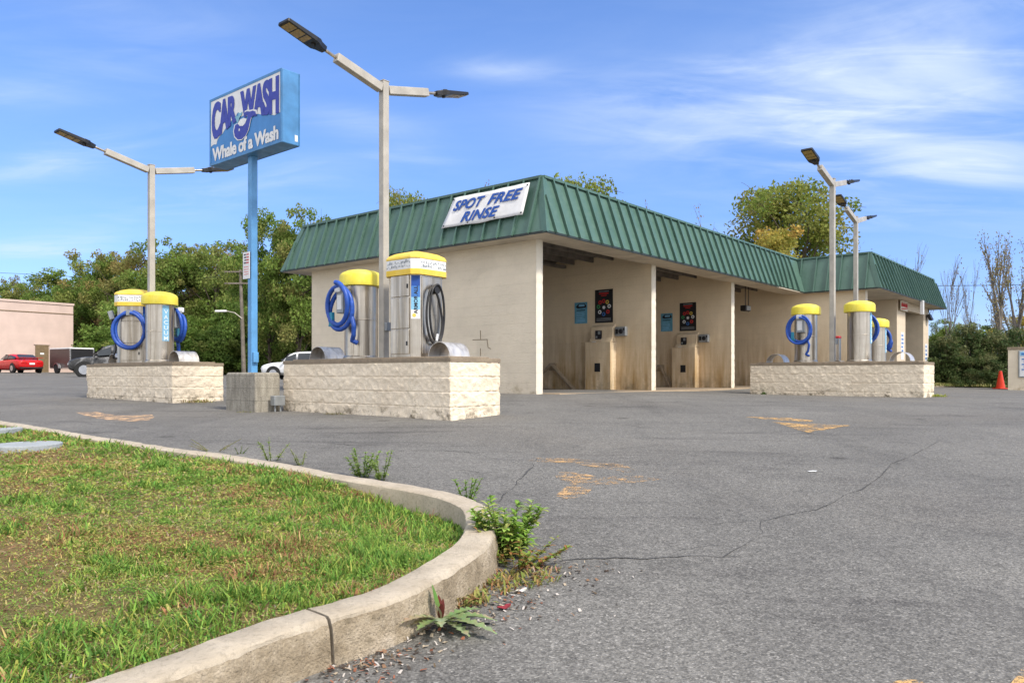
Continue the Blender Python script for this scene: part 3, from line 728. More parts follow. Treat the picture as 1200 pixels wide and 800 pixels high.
def crack(pts, w, seed, mat=None):
    random.seed(seed); mb = MB(); P = [gp(x, y, .003) for x, y in pts]; fine = []
    for a, b in zip(P, P[1:]):
        k = max(2, int((b-a).length/.04))
        for i in range(k):
            p = a.lerp(b, i/k); nn = noise.noise((p.x*3, p.y*3, seed)); n2 = noise.noise((p.x*14, p.y*14, seed+3.))
            p.x += nn*.05+n2*.02; p.y += nn*.06+n2*.03; p.z = gz(p.x, p.y)+.003; fine.append(p)
    fine.append(P[-1]); vs = []; fs = []
    for i, p in enumerate(fine):
        d = (fine[min(i+1,len(fine)-1)]-fine[max(i-1,0)]); s = Vector((-d.y, d.x, 0)).normalized()
        e = .8*w*max(.06, .5+1.1*noise.noise((p.x*2.3, p.y*2.3, seed+7.))+.5*noise.noise((p.x*25, p.y*25, 1.)))*min(1, 6*i/len(fine)+.1, 6*(len(fine)-1-i)/len(fine)+.1)
        vs += [p-s*e/2, p+s*e/2]
    for i in range(len(fine)-1): fs.append((2*i,2*i+1,2*i+3,2*i+2))
    mb.add(vs, fs); tag(mb.build('pavement_crack', M['crack']), kind='structure')
crack([(640,656),(700,653),(770,653.5),(820,652),(848,652),(862,643),(876,636),(893,624)], .016, 1)
crack([(893,624),(892,610),(915,605),(958,596),(975,589),(990,579),(1010,573),(1034,556),(1044,543),(1066,535),(1090,522),(1105,514)], .016, 2)
crack([(893,611),(850,612),(800,616),(780,612)], .007, 3)
crack([(848,652),(870,652)], .014, 4); crack([(790,645),(850,638)], .007, 5)
crack([(582,590),(600,570),(620,548),(628,536)], .022, 6)
crack([(470,528),(500,527),(560,530),(640,528)], .018, 7); crack([(400,538),(450,532),(475,527)], .022, 8)
crack([(533,549),(560,553),(590,553)], .022, 9); crack([(268,516),(300,521),(340,522),(380,524),(430,524)], .02, 10)
crack([(215,517),(240,518),(262,517)], .03, 11); crack([(380,518),(420,522),(450,521)], .025, 12)
crack([(60,492),(140,499),(180,504),(220,506),(300,510),(400,512),(480,515)], .016, 13)
crack([(640,500),(720,497),(800,505),(870,500)], .014, 14)
tag(decal('paper_scrap', [[(946,551.6),(952,550.9),(958,551.1),(956,552.1),(949,552.4)]], M['white'], .005), 'small white paper scrap on the asphalt below the triangular arrow', 'litter')

# flat slabs in the grass
for (x0, x1, y0, y1, lab) in ((-6, 66, 517, 526, 'longer pale grey concrete slab lying flush in the grass at left edge'), (-14, 13, 501.5, 506.5, 'smaller grey concrete slab in the grass nearest the kerb at left edge')):
    q0 = gp((x0+x1)/2, (y0+y1)/2, .17); hw = (x1-x0)/2/F*q0.y; mb = MB()
    hh = .30
    mb.loft([[(q0.x+hw*math.cos(t), q0.y+hh*math.sin(t), q0.z+z) for t in np.linspace(0, 2*math.pi, 28, endpoint=False)] for z in (-.15, .0, .012)])
    tag(mb.build('concrete_slab', M['greylid'] if 'greylid' in M else M['white'], bevel=.006), lab, 'concrete slab', 'flat slabs in the grass')

# ------------------------------------------------------------------ car wash building (local axes: x along the bays, y into the depth)
bld = thing('car_wash_building', 'long cream block car wash with open wash bays and a green standing-seam mansard roof', 'building', CORNER, AX)
def bbox(name, mat, *b, bevel=0, parent=None): return MB().box(*b).build(name, mat, parent or bld, bevel=bevel)
BW, HS, HC, HT = 7.57, 3.10, 3.44, 4.294
S1, S2, S3 = 4.616, 9.29, 13.95
# front wall of the left side and the walls between the bays; each wall end facing the forecourt is a rough split-face strip
def wall(name, mat, x0, x1, y0, y1, top, end=True):
    MB().box(x0, y0+(.02 if end else 0), -.3, x1, y1, top).build(name, mat, bld)
    if end:
        mb = MB(); n = 46; rows = []
        for k in range(n+1):
            z = -.2+(HS-.004+.2)*k/n; zz = (z % .2032)/.2032; e = min(zz, 1-zz)
            dep = .010+.016*min(1, e/.14)+.010*noise.noise((z*9, x0*3, 1.))
            j = .006*noise.noise((z*7, x0*5, 4.)); g2 = .006*min(1, e/.12)
            rows.append([(x0-.004-g2+j, y0+.022, z), (x0+.03, y0+.02-dep*.8, z), (x0+.10, y0+.02-dep*1.3-.006*noise.noise((z*14,x0,2.)), z), (x1-.03, y0+.02-dep*.8, z), (x1+.004+g2+j, y0+.022, z)])
        mb.loft(rows, caps=False, closed=False)
        mb.build('wall_end', M['wall_end'], bld, smooth=True, angle=60)
wall('front_wall', M['wall_face'], -.2, 0, 0, BW, HS+.02)
def facade_pt(px, py):           # point of the left facade seen at a pixel of the photograph, in building coordinates
    r = (px-600)/F; b = (.509-15.363*r)/(.767+.642*r); return b, (YH-py)/F*(15.363+.642*b)+.358
for (xa, ya, xb, yb) in ((563,387,563.4,397.5),(554,398,571.5,397.6),(571,398,572,407),(572,407,575,408.5),(563,408,563.3,417),(556,398,556,402)):
    b0, z0_ = facade_pt(xa, ya); b1, z1_ = facade_pt(xb, yb); MB().beam((-.2005, b0, z0_), (-.2005, b1, z1_), .012, .012).build('wall_crack', M['browndoor'], bld)
wall('bay_wall', M['wall_bay'], S1-.2, S1, 0, BW, HC)
wall('bay_wall', M['wall_bay'], S2-.2, S2, 0, BW, HC)
wall('bay_wall', M['wall_bay'], S3-.2, S3, -2.45, BW, HC-.002)
wall('wing_wall', M['wall'], 17.6, 17.8, -2.45, BW, HS-.003, False)
# equipment room front with its roller door
mb = MB(); mb.box(17.802,-2.45,-.3,18.83,-2.25,HS-.003); mb.box(21.73,-2.45,-.3,22.65,-2.25,HS-.003); mb.box(18.832,-2.447,2.80,21.728,-2.25,HS-.004)
mb.box(21.73,-2.248,-.3,21.93,-1.3,HS-.004); mb.box(18.63,-2.248,-.3,18.83,-1.3,HS-.004)
mb.build('wing_front_wall', M['wall'], bld)
bbox('wing_end_wall', M['wall'], 22.45,-2.248,-.3,22.65,BW,HS-.005)
rd = bbox('roller_door', M['door_dark'], 18.834,-1.42,-.2,21.726,-1.37,2.6)
mb = MB()
for k in range(13): mb.box(18.84,-1.445,.0+k*.19,21.72,-1.421,.15+k*.19)
mb.build('door_slats', M['door_dark'], rd)
bbox('door_housing', M['soffit'], 18.836,-1.75,2.32,21.724,-1.45,2.62, bevel=.03)
bbox('rear_wall', M['wall'], 17.802, BW-.2, -.3, 22.448, BW-.002, HS-.006)
# rear header and floor
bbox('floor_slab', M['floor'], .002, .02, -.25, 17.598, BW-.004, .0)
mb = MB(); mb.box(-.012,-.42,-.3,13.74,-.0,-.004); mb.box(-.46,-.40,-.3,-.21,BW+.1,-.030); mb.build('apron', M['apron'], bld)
# ceiling with joists
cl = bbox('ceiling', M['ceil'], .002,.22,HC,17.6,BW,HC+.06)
mb = MB()
for x0, x1 in ((.03,S1-.23),(S1+.03,S2-.23),(S2+.03,S3-.23)):
    k = 0
    for y in np.arange(.5, BW-.3, .61): mb.box(x0, y, HC-.13, x1, y+.045, HC-.002)
    mb.box(x0, 2.6, HC-.20, x1, 2.72, HC-.132)
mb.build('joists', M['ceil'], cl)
for x0, x1 in ((.002,S1-.202),(S1+.002,S2-.202),(S2+.002,S3-.202)):
    bbox('header_beam', M['soffit'], x0, .03, HS+.03, x1, .21, HC-.003)
    bbox('header_beam', M['soffit'], x0, BW-.25, HS+.03, x1, BW-.03, HC-.003)
# mansard: bottom outline, top outline set in by INS
INS = .409; ZM = 3.112
BP = [(-.672,-.59),(13.5,-.59),(13.5,-2.95),(23.5,-2.95),(23.5,8.248),(-.672,8.248)]
TP = [(-.672+INS,-.59+INS),(13.5+INS,-.59+INS),(13.5+INS,-2.95+INS),(23.5-INS,-2.95+INS),(23.5-INS,8.248-INS),(-.672+INS,8.248-INS)]
def sag(a, b):      # the eave over the third bay has been knocked inwards
    d = math.exp(-((a-12.2)/.75)**2) if b < -.3 and a < 13.4 else 0
    return d
def mansard_side(i):
    j = (i+1) % 6; b0, b1, t0, t1 = (Vector((*p, 0)) for p in (BP[i], BP[j], TP[i], TP[j]))
    d = (b1-b0); L = d.length; d /= L; inw = Vector((-d.y, d.x, 0)); hgt = HT-ZM
    def P(s, v, off=0):           # s metres along the eave, v 0..1 up the slope
        nrm = (Vector((0,0,INS))-inw*hgt).normalized()
        p = b0+d*s+inw*(INS*v)+Vector((0,0,ZM+hgt*v))+nrm*off
        k = sag(p.x, p.y)*(1-v)**2 if i == 0 else 0
        return p+Vector((0, .10*k, .035*k))
    s0 = lambda v: INS*v if i not in (1, 2) or True else 0
    lo = lambda v: (t0-b0).dot(d)*v; hi = lambda v: L+(t1-b1).dot(d)*v
    mb = MB(); n = max(2, int(L/.4)); rows = []
    for k in range(9):
        v = k/8; rows.append([P(lo(v)+(hi(v)-lo(v))*m/n, v) for m in range(n+1)])
    mb.loft(rows, caps=False, closed=False)
    # ribs
    pitch = .406; m = int(L/pitch)
    for k in range(1, m+1):
        s = k*pitch-.12
        if s > L-.1: break
        v0, v1 = 0.0, 1.0
        a0, a1 = lo(1), hi(1)-L
        if s < a0: v1 = s/a0-.04
        if s > L+a1: v1 = (L-s)/(-a1)-.04 if a1 < 0 else 1
        if a0 < 0 and s+0 < 0: continue
        if v1 < .08: continue
        q = [v0+(v1-v0)*t/6 for t in range(7)]
        mb.loft([[P(s-.006, v, .0), P(s-.006, v, .056), P(s-.018, v, .052), P(s-.016, v, .066), P(s+.016, v, .066), P(s+.018, v, .052), P(s+.006, v, .056), P(s+.006, v, .0)] for v in q])
    if (lo(1) < -.1):   # valley side: ribs that start above the eave
        for k in range(1, 2):
            s = -k*pitch+.2; vv = [s/lo(1)+(1-s/lo(1))*t/4 for t in range(5)]
            mb.loft([[P(s-.006, v, .0), P(s-.006, v, .056), P(s-.018, v, .052), P(s-.016, v, .066), P(s+.016, v, .066), P(s+.018, v, .052), P(s+.006, v, .056), P(s+.006, v, .0)] for v in vv])
    ps = mb.build('mansard_panel', M['roof'], bld)
    # eave trim and drip edge
    e = MB(); nn = max(2, int(L/.5))
    e.loft([[P(L*t/nn, 0)+inw*-.012+Vector((0,0,.030)), P(L*t/nn, 0)+inw*-.012+Vector((0,0,-.014)), P(L*t/nn, 0)+inw*.02+Vector((0,0,-.014)), P(L*t/nn, 0)+inw*.02+Vector((0,0,.018))] for t in range(nn+1)])
    e.build('eave_trim', M['fascia'], bld)
    r = MB(); r.beam(t0+Vector((0,0,HT+.02)), t1+Vector((0,0,HT+.02)), .10, .05); r.build('ridge_cap', M['roof'], bld)
for i in range(6): mansard_side(i)
# hip caps on the outer corners
for i in (0, 2, 3, 4, 5):
    b = Vector((*BP[i], ZM)); t = Vector((*TP[i], HT+.03)); mb = MB()
    pb, nb = Vector((*BP[i-1], ZM)), Vector((*BP[(i+1) % 6], ZM)); u = (pb-b).normalized(); w = (nb-b).normalized(); out = -(u+w).normalized()*.016
    mb.loft([[p+out+u*.13*k-out*.2+Vector((0,0,.0)), p+out*2.2+Vector((0,0,.012)), p+out+w*.13*k-out*.2, p-out*3] for p, k in ((b, 1.0), (t, 1.0))])
    mb.build('hip_cap', M['roof'], bld)
mb = MB(); mb.poly([(x, y, HT-.12) for x, y in TP]); mb.build('roof_deck', M['ceil'], bld)
mb = MB(); mb.box(-.655,-.575,HS-.004,13.50,-.0,HS+.02); mb.box(-.655,.002,HS-.003,-.202,8.235,HS+.021); mb.box(-.2,BW+.002,HS-.002,13.7,8.234,HS+.022)
mb.box(13.502,-2.935,HS-.001,23.485,-2.452,HS+.023); mb.box(13.503,-2.45,HS+.0005,13.748,.0,HS+.024); mb.box(13.952,-2.45,HS+.001,17.598,1.6,HS+.025); mb.box(22.652,-2.45,HS,23.484,8.23,HS+.02)
mb.build('soffit', M['soffit'], bld)
bbox('downspout', M['white'], 19.0,-3.02,2.62,19.12,-2.90,3.13, bevel=.01)
# block lockers with coin box and hatch on the bay walls
def locker(x, n):
    mb = MB(); y0, y1 = 1.05, 1.83
    mb.loft([[(x-.27,y0,-.2),(x-.27,y1,-.2),(x+.01,y1,-.2),(x+.01,y0,-.2)], [(x-.27,y0,1.22),(x-.27,y1,1.22),(x+.01,y1,1.22),(x+.01,y0,1.22)]])
    l = mb.build('block_locker', M['wall_bay'], bld, bevel=.012)
    mb = MB(); y2 = 1.72
    mb.loft([[(x-.265,y0+.005,1.222),(x-.265,y2,1.222),(x+.012,y2,1.222),(x+.012,y0+.005,1.222)], [(x-.16,y0+.005,1.34),(x-.16,y2,1.34),(x+.012,y2,1.34),(x+.012,y0+.005,1.34)],
             [(x-.15,y0+.005,1.60),(x-.15,y2,1.60),(x+.012,y2,1.60),(x+.012,y0+.005,1.60)], [(x-.02,y0+.005,1.68),(x-.02,y2,1.68),(x+.012,y2,1.68),(x+.012,y0+.005,1.68)]])
    mb.build('locker_top', M['wall_bay'], l, bevel=.01)
    h = MB(); h.box(x-.275,1.36,.46,x-.262,1.53,.68); h.build('hatch', M['black'], l)
    c = MB(); c.box(x-.20,1.38,1.28,x-.152,1.56,1.52); cb = c.build('coin_slot', M['black'], l, bevel=.006)
    MB().box(x-.206,1.40,1.42,x-.201,1.47,1.50).build('coin_plate', M['greybox'], l); MB().box(x-.206,1.49,1.33,x-.201,1.54,1.38).build('coin_return', M['greybox'], l); MB().box(x-.30,1.50,1.223,x-.20,1.60,1.235).build('paper_slip', M['white'], l)
    k = MB(); k.box(x-.12,.70,1.36,x-.002,1.02,1.60); kb = k.build('control_box', M['greybox'], bld, bevel=.02)
    k = MB(); k.lathe([(.062,0),(.062,.02),(.05,.03)], 20); 
    vs = [(x-.122-p[2], .83+p[0], 1.48+p[1]) for p in k.v]; k2 = MB().add(vs, k.f); k2.build('dial', M['black'], kb)
    MB().box(x-.128,.92,1.42,x-.121,.99,1.54).build('button', M['lampblack'], kb); MB().box(x-.128,.73,1.50,x-.121,.765,1.56).build('button', M['lampblack'], kb)
locker(S1-.2, 0); locker(S2-.2, 1)
# bent guard pipe at the deep end of bay one and the one in bay two
for x, ys in ((S1-.2, (3.85,3.06,2.28)), (S2-.2, (3.0,2.35,1.95))):
    mb = MB(); mb.tube([(x-.10,ys[0],.05),(x-.10,ys[1]+.05,.62),(x-.10,ys[1]-.05,.64),(x-.10,ys[2],-.02)], .048, 10)
    mb.box(x-.06,ys[1]-.12,.50,x-.002,ys[1]+.10,.70); mb.build('guard_pipe', M['apron'], bld, smooth=True)
# small notices on the wing columns, flood lamp, red script sign
def flat_on_front(name, label, cat, parts, loc, group=None):
    """thing on a wall facing the forecourt (-y); parts = (name, material, boxes in x, z, depth)"""
    t = thing(name, label, cat, bld_pt(*loc), AX, group)
    for nm, mt, bs in parts:
        mb = MB()
        for x0, z0, x1, z1, d0, d1 in bs: mb.box(x0, -d1, z0, x1, -d0, z1)
        mb.build(nm, mt, t)
    return t
def bld_pt(a, b, z): return L2W(a, b, z)
marks = lambda x0, z0, w, n, dz, s: [(x0+random.uniform(0,w*.1), z0-k*dz, x0+w*random.uniform(.6,1), z0-k*dz+dz*.45, .007, .009) for k in range(n)]
random.seed(5)
flat_on_front('wall_notice', 'white notice with blue writing on the column left of the roller door', 'notice', [('panel', M['whitepaper'], [(0,0,.42,1.0,.004,.007)]), ('print', M['printb'], marks(.06,.85,.30,5,.14,0))], (18.15,-2.45,.95))
flat_on_front('wall_notice', 'white notice on the narrow column right of the roller door', 'notice', [('panel', M['whitepaper'], [(0,0,.46,.95,.004,.007)]), ('print', M['printb'], marks(.06,.8,.34,4,.16,0))], (22.0,-2.45,.70))
t = flat_on_front('script_sign', 'small sign with red slanted script under the eave at the corner of the wing', 'sign', [('panel', M['soffit'], [(0,0,1.05,.36,.0,.02)])], (17.72,-2.53,2.72))
mb = MB(); random.seed(8)
for k in range(7):
    x = .08+k*.125; mb.tube([(x,-.024,.14),(x+.05,-.024,.26+.03*random.random()),(x+.08,-.024,.15),(x+.13,-.024,.22)], .014, 5)
mb.tube([(.1,-.024,.04),(.5,-.024,.07),(.98,-.024,.12)], .017, 5); mb.build('script', M['red'], t)
t = thing('flood_lamp', 'dark flood lamp under the eave at the far right corner of the wing', 'lamp', L2W(22.3,-2.48,2.72), AX)
mb = MB(); mb.obox((0,-.10,0),(1,0,0),(0,.9,-.4),(0,.4,.9),.17,.06,.13); mb.build('lamp_head', M['lampblack'], t, bevel=.02); MB().beam((0,-.08,.1),(0,-.03,.34),.03,.03).build('bracket', M['lampblack'], t)
t = thing('hanging_lamp', 'dark lamp hanging on a pipe from the ceiling of the third bay', 'lamp', L2W(11.35,.55,2.52), AX)
mb = MB(); mb.box(-.18,-.10,-.09,.18,.10,.09); mb.build('lamp_head', M['lampblack'], t, bevel=.02)
MB().box(-.15,-.115,-.07,.15,-.101,.07).build('lens', M['greybox'], t); MB().tube([(0,0,.09),(0,0,.91)],.014,6).build('pipe', M['lampblack'], t); MB().tube([(.25,0,-.1),(.25,0,.91)],.012,6).build('conduit', M['lampblack'], t)

# posters on the bay walls (walls facing -x: text runs along -y)
def wall_frame(x, y, z): return L2W(x, y, z)
UX = -B; UZ = Vector((0,0,1))
def poster_black(x, label):
    t = thing('poster', label, 'poster', L2W(x, 1.69, 1.73), 0, 'black dial posters in the bays')
    w, h = .545, .86; o = Vector((0,0,0))
    mb = MB(); slab(mb, rect2(0,0,w,h), o, UX, UZ, .012, .01); mb.build('panel', M['black'], t)
    mb = MB(); random.seed(2)
    for k, (cx, cy) in enumerate([(.27,.56),(.38,.53),(.44,.42),(.40,.28),(.27,.22),(.15,.28),(.11,.42),(.16,.53)]):
        q = MB(); q2 = [(cx+.052*math.cos(a), cy+.052*math.sin(a)) for a in np.linspace(0, 2*math.pi, 18, endpoint=False)]
        slab(q, q2, o, UX, UZ, .016, .003); q.build('dial_spot', M[['red','printy','white','red','printb','white','printg','red'][k]], t)
        slab(mb, [(cx+.024*math.cos(a), cy+.024*math.sin(a)) for a in np.linspace(0, 2*math.pi, 12, endpoint=False)], o, UX, UZ, .0185, .002)
    mb.build('spot_centres', M['black'], t)
    mb = MB(); slab(mb, [((.055 if k % 2 else .032)*math.cos(k*math.pi/8)+.275, (.055 if k % 2 else .032)*math.sin(k*math.pi/8)+.395) for k in range(16)], o, UX, UZ, .016, .003); mb.build('star', M['white'], t)
    mb = MB(); slab(mb, rect2(.13,.74,.42,.775), o, UX, UZ, .015, .002); slab(mb, rect2(.19,.69,.36,.715), o, UX, UZ, .015, .002); mb.build('heading', M['red'], t)
    mb = MB()
    for k in range(3): slab(mb, rect2(.05,.05+k*.03,.49,.062+k*.03), o, UX, UZ, .015, .002)
    slab(mb, rect2(.12,.80,.43,.82), o, UX, UZ, .015, .002); mb.build('small_print', M['greybox'], t)
def poster_blue(x, label):
    t = thing('poster', label, 'poster', L2W(x, 2.34, 1.74), 0, 'pale blue notices in the bays')
    o = Vector((0,0,0)); mb = MB(); slab(mb, rect2(0,0,.40,.56), o, UX, UZ, .012, .01); mb.build('panel', M['notice'], t)
    mb = MB(); slab(mb, [(.04,.44),(.10,.40),(.36,.41),(.38,.46),(.33,.52),(.12,.52)], o, UX, UZ, .015, .002); slab(mb, rect2(.07,.34,.34,.36), o, UX, UZ, .015, .002); mb.build('car_picture', M['black'], t)
    mb = MB(); slab(mb, rect2(.14,.45,.32,.50), o, UX, UZ, .018, .002)
    for k in range(6): slab(mb, rect2(.05,.05+k*.045,.05+.28*random.uniform(.7,1.05),.068+k*.045), o, UX, UZ, .015, .002)
    mb.build('small_print', M['cyan'], t)
poster_black(S1-.2, 'black poster with a ring of coloured spots on the first bay wall above its locker')
poster_black(S2-.2, 'black poster with a ring of coloured spots on the second bay wall above its locker')
poster_blue(S1-.2, 'pale blue notice left of the black poster on the first bay wall')
poster_blue(S2-.2, 'pale blue notice left of the black poster on the second bay wall')

# banner on the left slope of the roof
hgt = HT-ZM; slope = Vector((0,0,hgt))+A*INS; slope.normalize()
t = thing('banner', 'white vinyl banner with blue slanted letters fixed to the green roof slope', 'banner', L2W(-.672, 2.27, ZM))
def bp(u, v, off=0): return UX*u + slope*v + UX.cross(slope)*(off+.090)
mb = MB(); rows = []
for k in range(25):
    u = 2.26*k/24; row = []
    for m in range(9):
        v = .405+.715*m/8; sk = -.02+.16*(m/8)*(1-k/24)
        off = .010*math.sin(u*9+1)*(.3+abs(m-4)/6)+.006*noise.noise((u*4, v*5, 1.))+(.02*math.exp(-((u-1.1)/.2)**2) if m == 8 else 0)
        row.append(bp(u+sk, v+(.012*math.sin(u*4.2) if m in (0,8) else 0), off))
    rows.append(row)
mb.loft(rows, caps=False, closed=False); sh = mb.build('sheet', M['banner'], t, smooth=True, angle=180); md = sh.modifiers.new('thick', 'SOLIDIFY'); md.thickness = .006; md.offset = -1
mb = MB()
for s, x0, w, z0, hh in (('SPOT', .21, .88, .785, .235), ('FREE', 1.20, .90, .785, .235), ('RINSE', .53, 1.04, .475, .235)):
    vs, fs = fit_text(s, w, hh, .020, .32); [mb.add([bp(x0+x+dx, z0+y+dy, .022+.0004*(i*2+j)) for x, y in vs], fs) for i, dx in enumerate((-.006,-.003,0,.003,.006)) for j, dy in enumerate((-.004,.004))]
mb.build('lettering', M['bannerblue'], t)
mb = MB()
for u, v in ((.16,1.07),(2.2,1.07),(.04,.45),(2.2,.45),(.75,.44),(1.5,.44)): mb.obox(bp(u, v, .024), UX, slope, UX.cross(slope), .014, .014, .006)
mb.build('grommets', M['rubber'], t)

# ------------------------------------------------------------------ split-face block islands
ILW, ILL = 1.02, 3.85
def island(label, near, ztop, seed, hide=False):
    near = Vector((*near, 0)); c = near+A*ILW/2+B*ILL/2; zb = gz(near.x, near.y)-.02
    t = thing('block_island', label, 'block island', (c.x, c.y, zb), AX, 'block islands carrying the vacuums'); H = ztop-zb; hw, hl = ILW/2, ILL/2
    mb = MB(); du = .017 if not hide else .1; cap = .055
    per = []
    def side(x0, y0, x1, y1, nx_, ny_, u0):
        L = math.hypot(x1-x0, y1-y0); n = max(2, int(L/du))
        for k in range(n): f = k/n; per.append((x0+(x1-x0)*f, y0+(y1-y0)*f, nx_, ny_, u0+L*f, min(f*L, L-f*L)))
    side(-hw,hl,-hw,-hl,-1,0,0); side(-hw,-hl,hw,-hl,0,-1,ILL); side(hw,-hl,hw,hl,1,0,ILL+ILW); side(hw,hl,-hw,hl,0,1,2*ILL+ILW)
    ztopw = H-cap-.002; rows = []; dl = [0.0]
    for kc in range(6): dl += [kc*.2032+q for q in ([.006,.013]+list(np.linspace(.024,.179,9 if not hide else 2))+[.190,.1972])]+[(kc+1)*.2032]
    for d in [q for q in dl if q < ztopw+.28]:
        z = ztopw-d; cr = int((d+1e-6)//.2032); q = (d+1e-6) % .2032
        ez = min(q, .2032-q) if d > 0 else .03; row = []
        for (x, y, nx_, ny_, u, ec) in per:
            uu = (u+(.2032 if cr % 2 else 0)); bu = int(uu//.4064); qb = uu % .4064; eu = min(qb, .4064-qb)
            fe = min(1, (ez+.002)/.013); fu = .78+.22*min(1, eu/.016); f = fe*fu
            P = Vector((x*1., y*1., z)); sd = Vector((bu*3.1+seed, cr*1.7, seed))
            r = noise.fractal(P*9+sd, .7, 2.0, 5)*.012+.004*noise.noise(sd*2.3)+noise.noise(P*34)*.006
            o = -.013+f*(.013+max(-.011, r*1.15)); cn = max(0, 1-ec/.03)
            chip = max(0, noise.noise(P*5+Vector((seed,1,2)))-.25)*.05*(1 if ec < .05 or z < .25 else .12)
            o -= chip
            row.append((x+nx_*o-(cn*.006*(1 if x > 0 else -1) if nx_ == 0 else 0), y+ny_*o-(cn*.006*(1 if y > 0 else -1) if ny_ == 0 else 0), z))
        rows.append(row)
    mb.loft(rows, caps=False)
    mb.build('block_wall', M['split'], t, smooth=True, angle=180)
    c2 = MB(); n = 40 if not hide else 4
    def edge(s): return .006*noise.noise((s*6, seed, 0))+.003*noise.noise((s*25, seed, 2))
    ring = []
    for (x, y, nx_, ny_, u, ec) in per[::2]:
        e = edge(u)+.004
        ring.append((x+nx_*e, y+ny_*e))
    c2.loft([[(x, y, H-cap+.0) for x, y in ring], [(x, y, H-.008) for x, y in ring], [(x*.994, y*.998, H) for x, y in ring]])
    c2.build('cap', M['cap'], t)
    # mortar bed the machines stand on
    m2 = MB(); m2.box(-hw+.10, -hl+.12, H-.002, hw-.10, hl-.12, H+.022); m2.build('mortar_bed', M['cap'], t, bevel=.01)
    return c, zb, H
IS = {}
IS['left'] = island('far left cream block island, holding the machine with the word VACUUM', (-6.27, 14.10), .243, 3)
IS['mid'] = island('nearest cream block island with brown cap, in front of the left wall', (-.82, 10.13), .243, 1)
IS['right'] = island('block island on the right, in front of the third bay', (8.80, 16.33), .298, 5)
cr = Vector((10.05, 22.35, 0)); nr_ = cr-A*ILW/2-B*ILL/2
IS['back'] = island('block island mostly hidden behind the right-hand island', (nr_.x, nr_.y), .22, 9, True)
def on(isl, a, b, dz=.02):
    c, zb, H = IS[isl]; p = c+A*a+B*b; return Vector((p.x, p.y, zb+H+dz))

# ------------------------------------------------------------------ light poles
def light_pole():
    t = thing('light_pole', 'x', 'lamp post', (0,0,0), AX, 'twin-arm lamp posts on the block islands')
    HP = 4.25; w = .115
    mb = MB(); mb.box(-w/2,-w/2,0,w/2,w/2,HP); p = mb.build('post', M['galv'], t, bevel=.012)
    MB().box(-.13,-.13,0,.13,.13,.015).build('base_plate', M['galv'], p)
    MB().box(-w/2-.004,-w/2-.004,HP,w/2+.004,w/2+.004,HP+.012).build('top_plate', M['galv'], p)
    MB().box(-.045,-w/2-.06,.42,.045,-w/2-.002,.55).build('switch_box', M['greybox'], p, bevel=.006)
    th = R(13.5)
    for s in (-1, 1):
        d = Vector((s*math.cos(th), 0, math.sin(th))); up = Vector((-s*math.sin(th), 0, math.cos(th))); y = Vector((0,1,0)); o = Vector((0,0,HP-.13))
        a = MB(); a.obox(o+d*.50, d, y, up, .43, .058, .062); a.build('arm', M['galv'], t, bevel=.008)
        r = MB(); r.tube([o+d*.93, o+d*1.16], .024, 10); rr = r.build('tenon', M['steel'], t, smooth=True)
        b = Vector(o+d*1.13); m = MB()
        prof = [(0,.05,.035),(.05,.06,.04),(.10,.075,.04),(.16,.115,.04),(.22,.125,.034),(.68,.125,.024),(.70,.115,.020)]
        m.loft([[b+d*x+y*wy+up*(h), b+d*x-y*wy+up*(h), b+d*x-y*wy-up*(h), b+d*x+y*wy-up*(h)] for x, wy, h in prof])
        for k in range(4): m.obox(b+d*.17+y*(-.075+k*.05)+up*.045, d, y, up, .05, .006, .012)
        lm = m.build('lamp_head', M['lampblack'], t, bevel=.005)
        for k in range(3):
            q = MB(); q.obox(b+d*(.31+.145*k)-up*.0285, d, y, up, .062, .10, .004); q.build('led_board', M['led'], lm)
        se = MB(); se.tube([b+d*.19-up*.03, b+d*.19-up*.065], [.035,.028], 10); se.build('sensor', M['lampblack'], lm)
    return t
pole = light_pole()
poles = [('mid', 0, 0, 1.0, 'nearest and tallest-looking lamp post, between the two machines of the nearest block island'),
         ('left', 0, 0, .955, 'lamp post of the far left block island, one lamp head reaching the blue roadside sign'),
         ('right', 0, .12, 1.015, 'lamp post of the right-hand block island, taller of the two at right'),
         ('back', 0, 0, 1.035, 'lamp post behind the right-hand pair of machines, shorter-looking of the two at right')]
for k, (isl, a, b, s, lab) in enumerate(poles):
    o = pole if k == 0 else dup(pole, (0,0,0), AX)
    o.location = on(isl, a, b, .02); o.rotation_euler = (0,0,AX); o.scale = (1,1,s); o['label'] = lab

# ------------------------------------------------------------------ vacuums
def coil(cx, y0, z0, rad, turns, r, seed, tail=True):
    """a hose hung in loops in the y-z plane at x=cx"""
    random.seed(seed); pts = []
    n = int(turns*28)
    for i in range(n+1):
        t = i/28*2*math.pi+math.pi/2; k = i/n
        rr = rad*(1+.10*math.sin(2.1*k*6+seed)); dz = -.06*k
        pts.append((cx-.03+.10*(k-.5)+.02*math.sin(t*1.3+seed), y0+math.cos(t)*rr*(.85+.05*math.sin(seed+k*9)), z0+math.sin(t)*rr+dz+(.03*math.sin(3*k+seed))))
    if tail:
        x, y, z = pts[-1]
        pts += [(x, y-.05, z-.14), (x+.02, y-.02, z-.28), (x+.04, y+.04, z-.36), (x+.10, y-.02, z-.40)]
    return pts
def ribbed(mb, pts, r, n=9):
    """corrugated hose"""
    P = [Vector(p) for p in pts]; out = []; rs = []
    for a, b in zip(P, P[1:]):
        k = max(1, int((b-a).length/.011))
        for i in range(k): out.append(a.lerp(b, i/k)); rs.append(r*(1.06 if len(out) % 2 else .93))
    out.append(P[-1]); rs.append(r); mb.tube(out, rs, n)
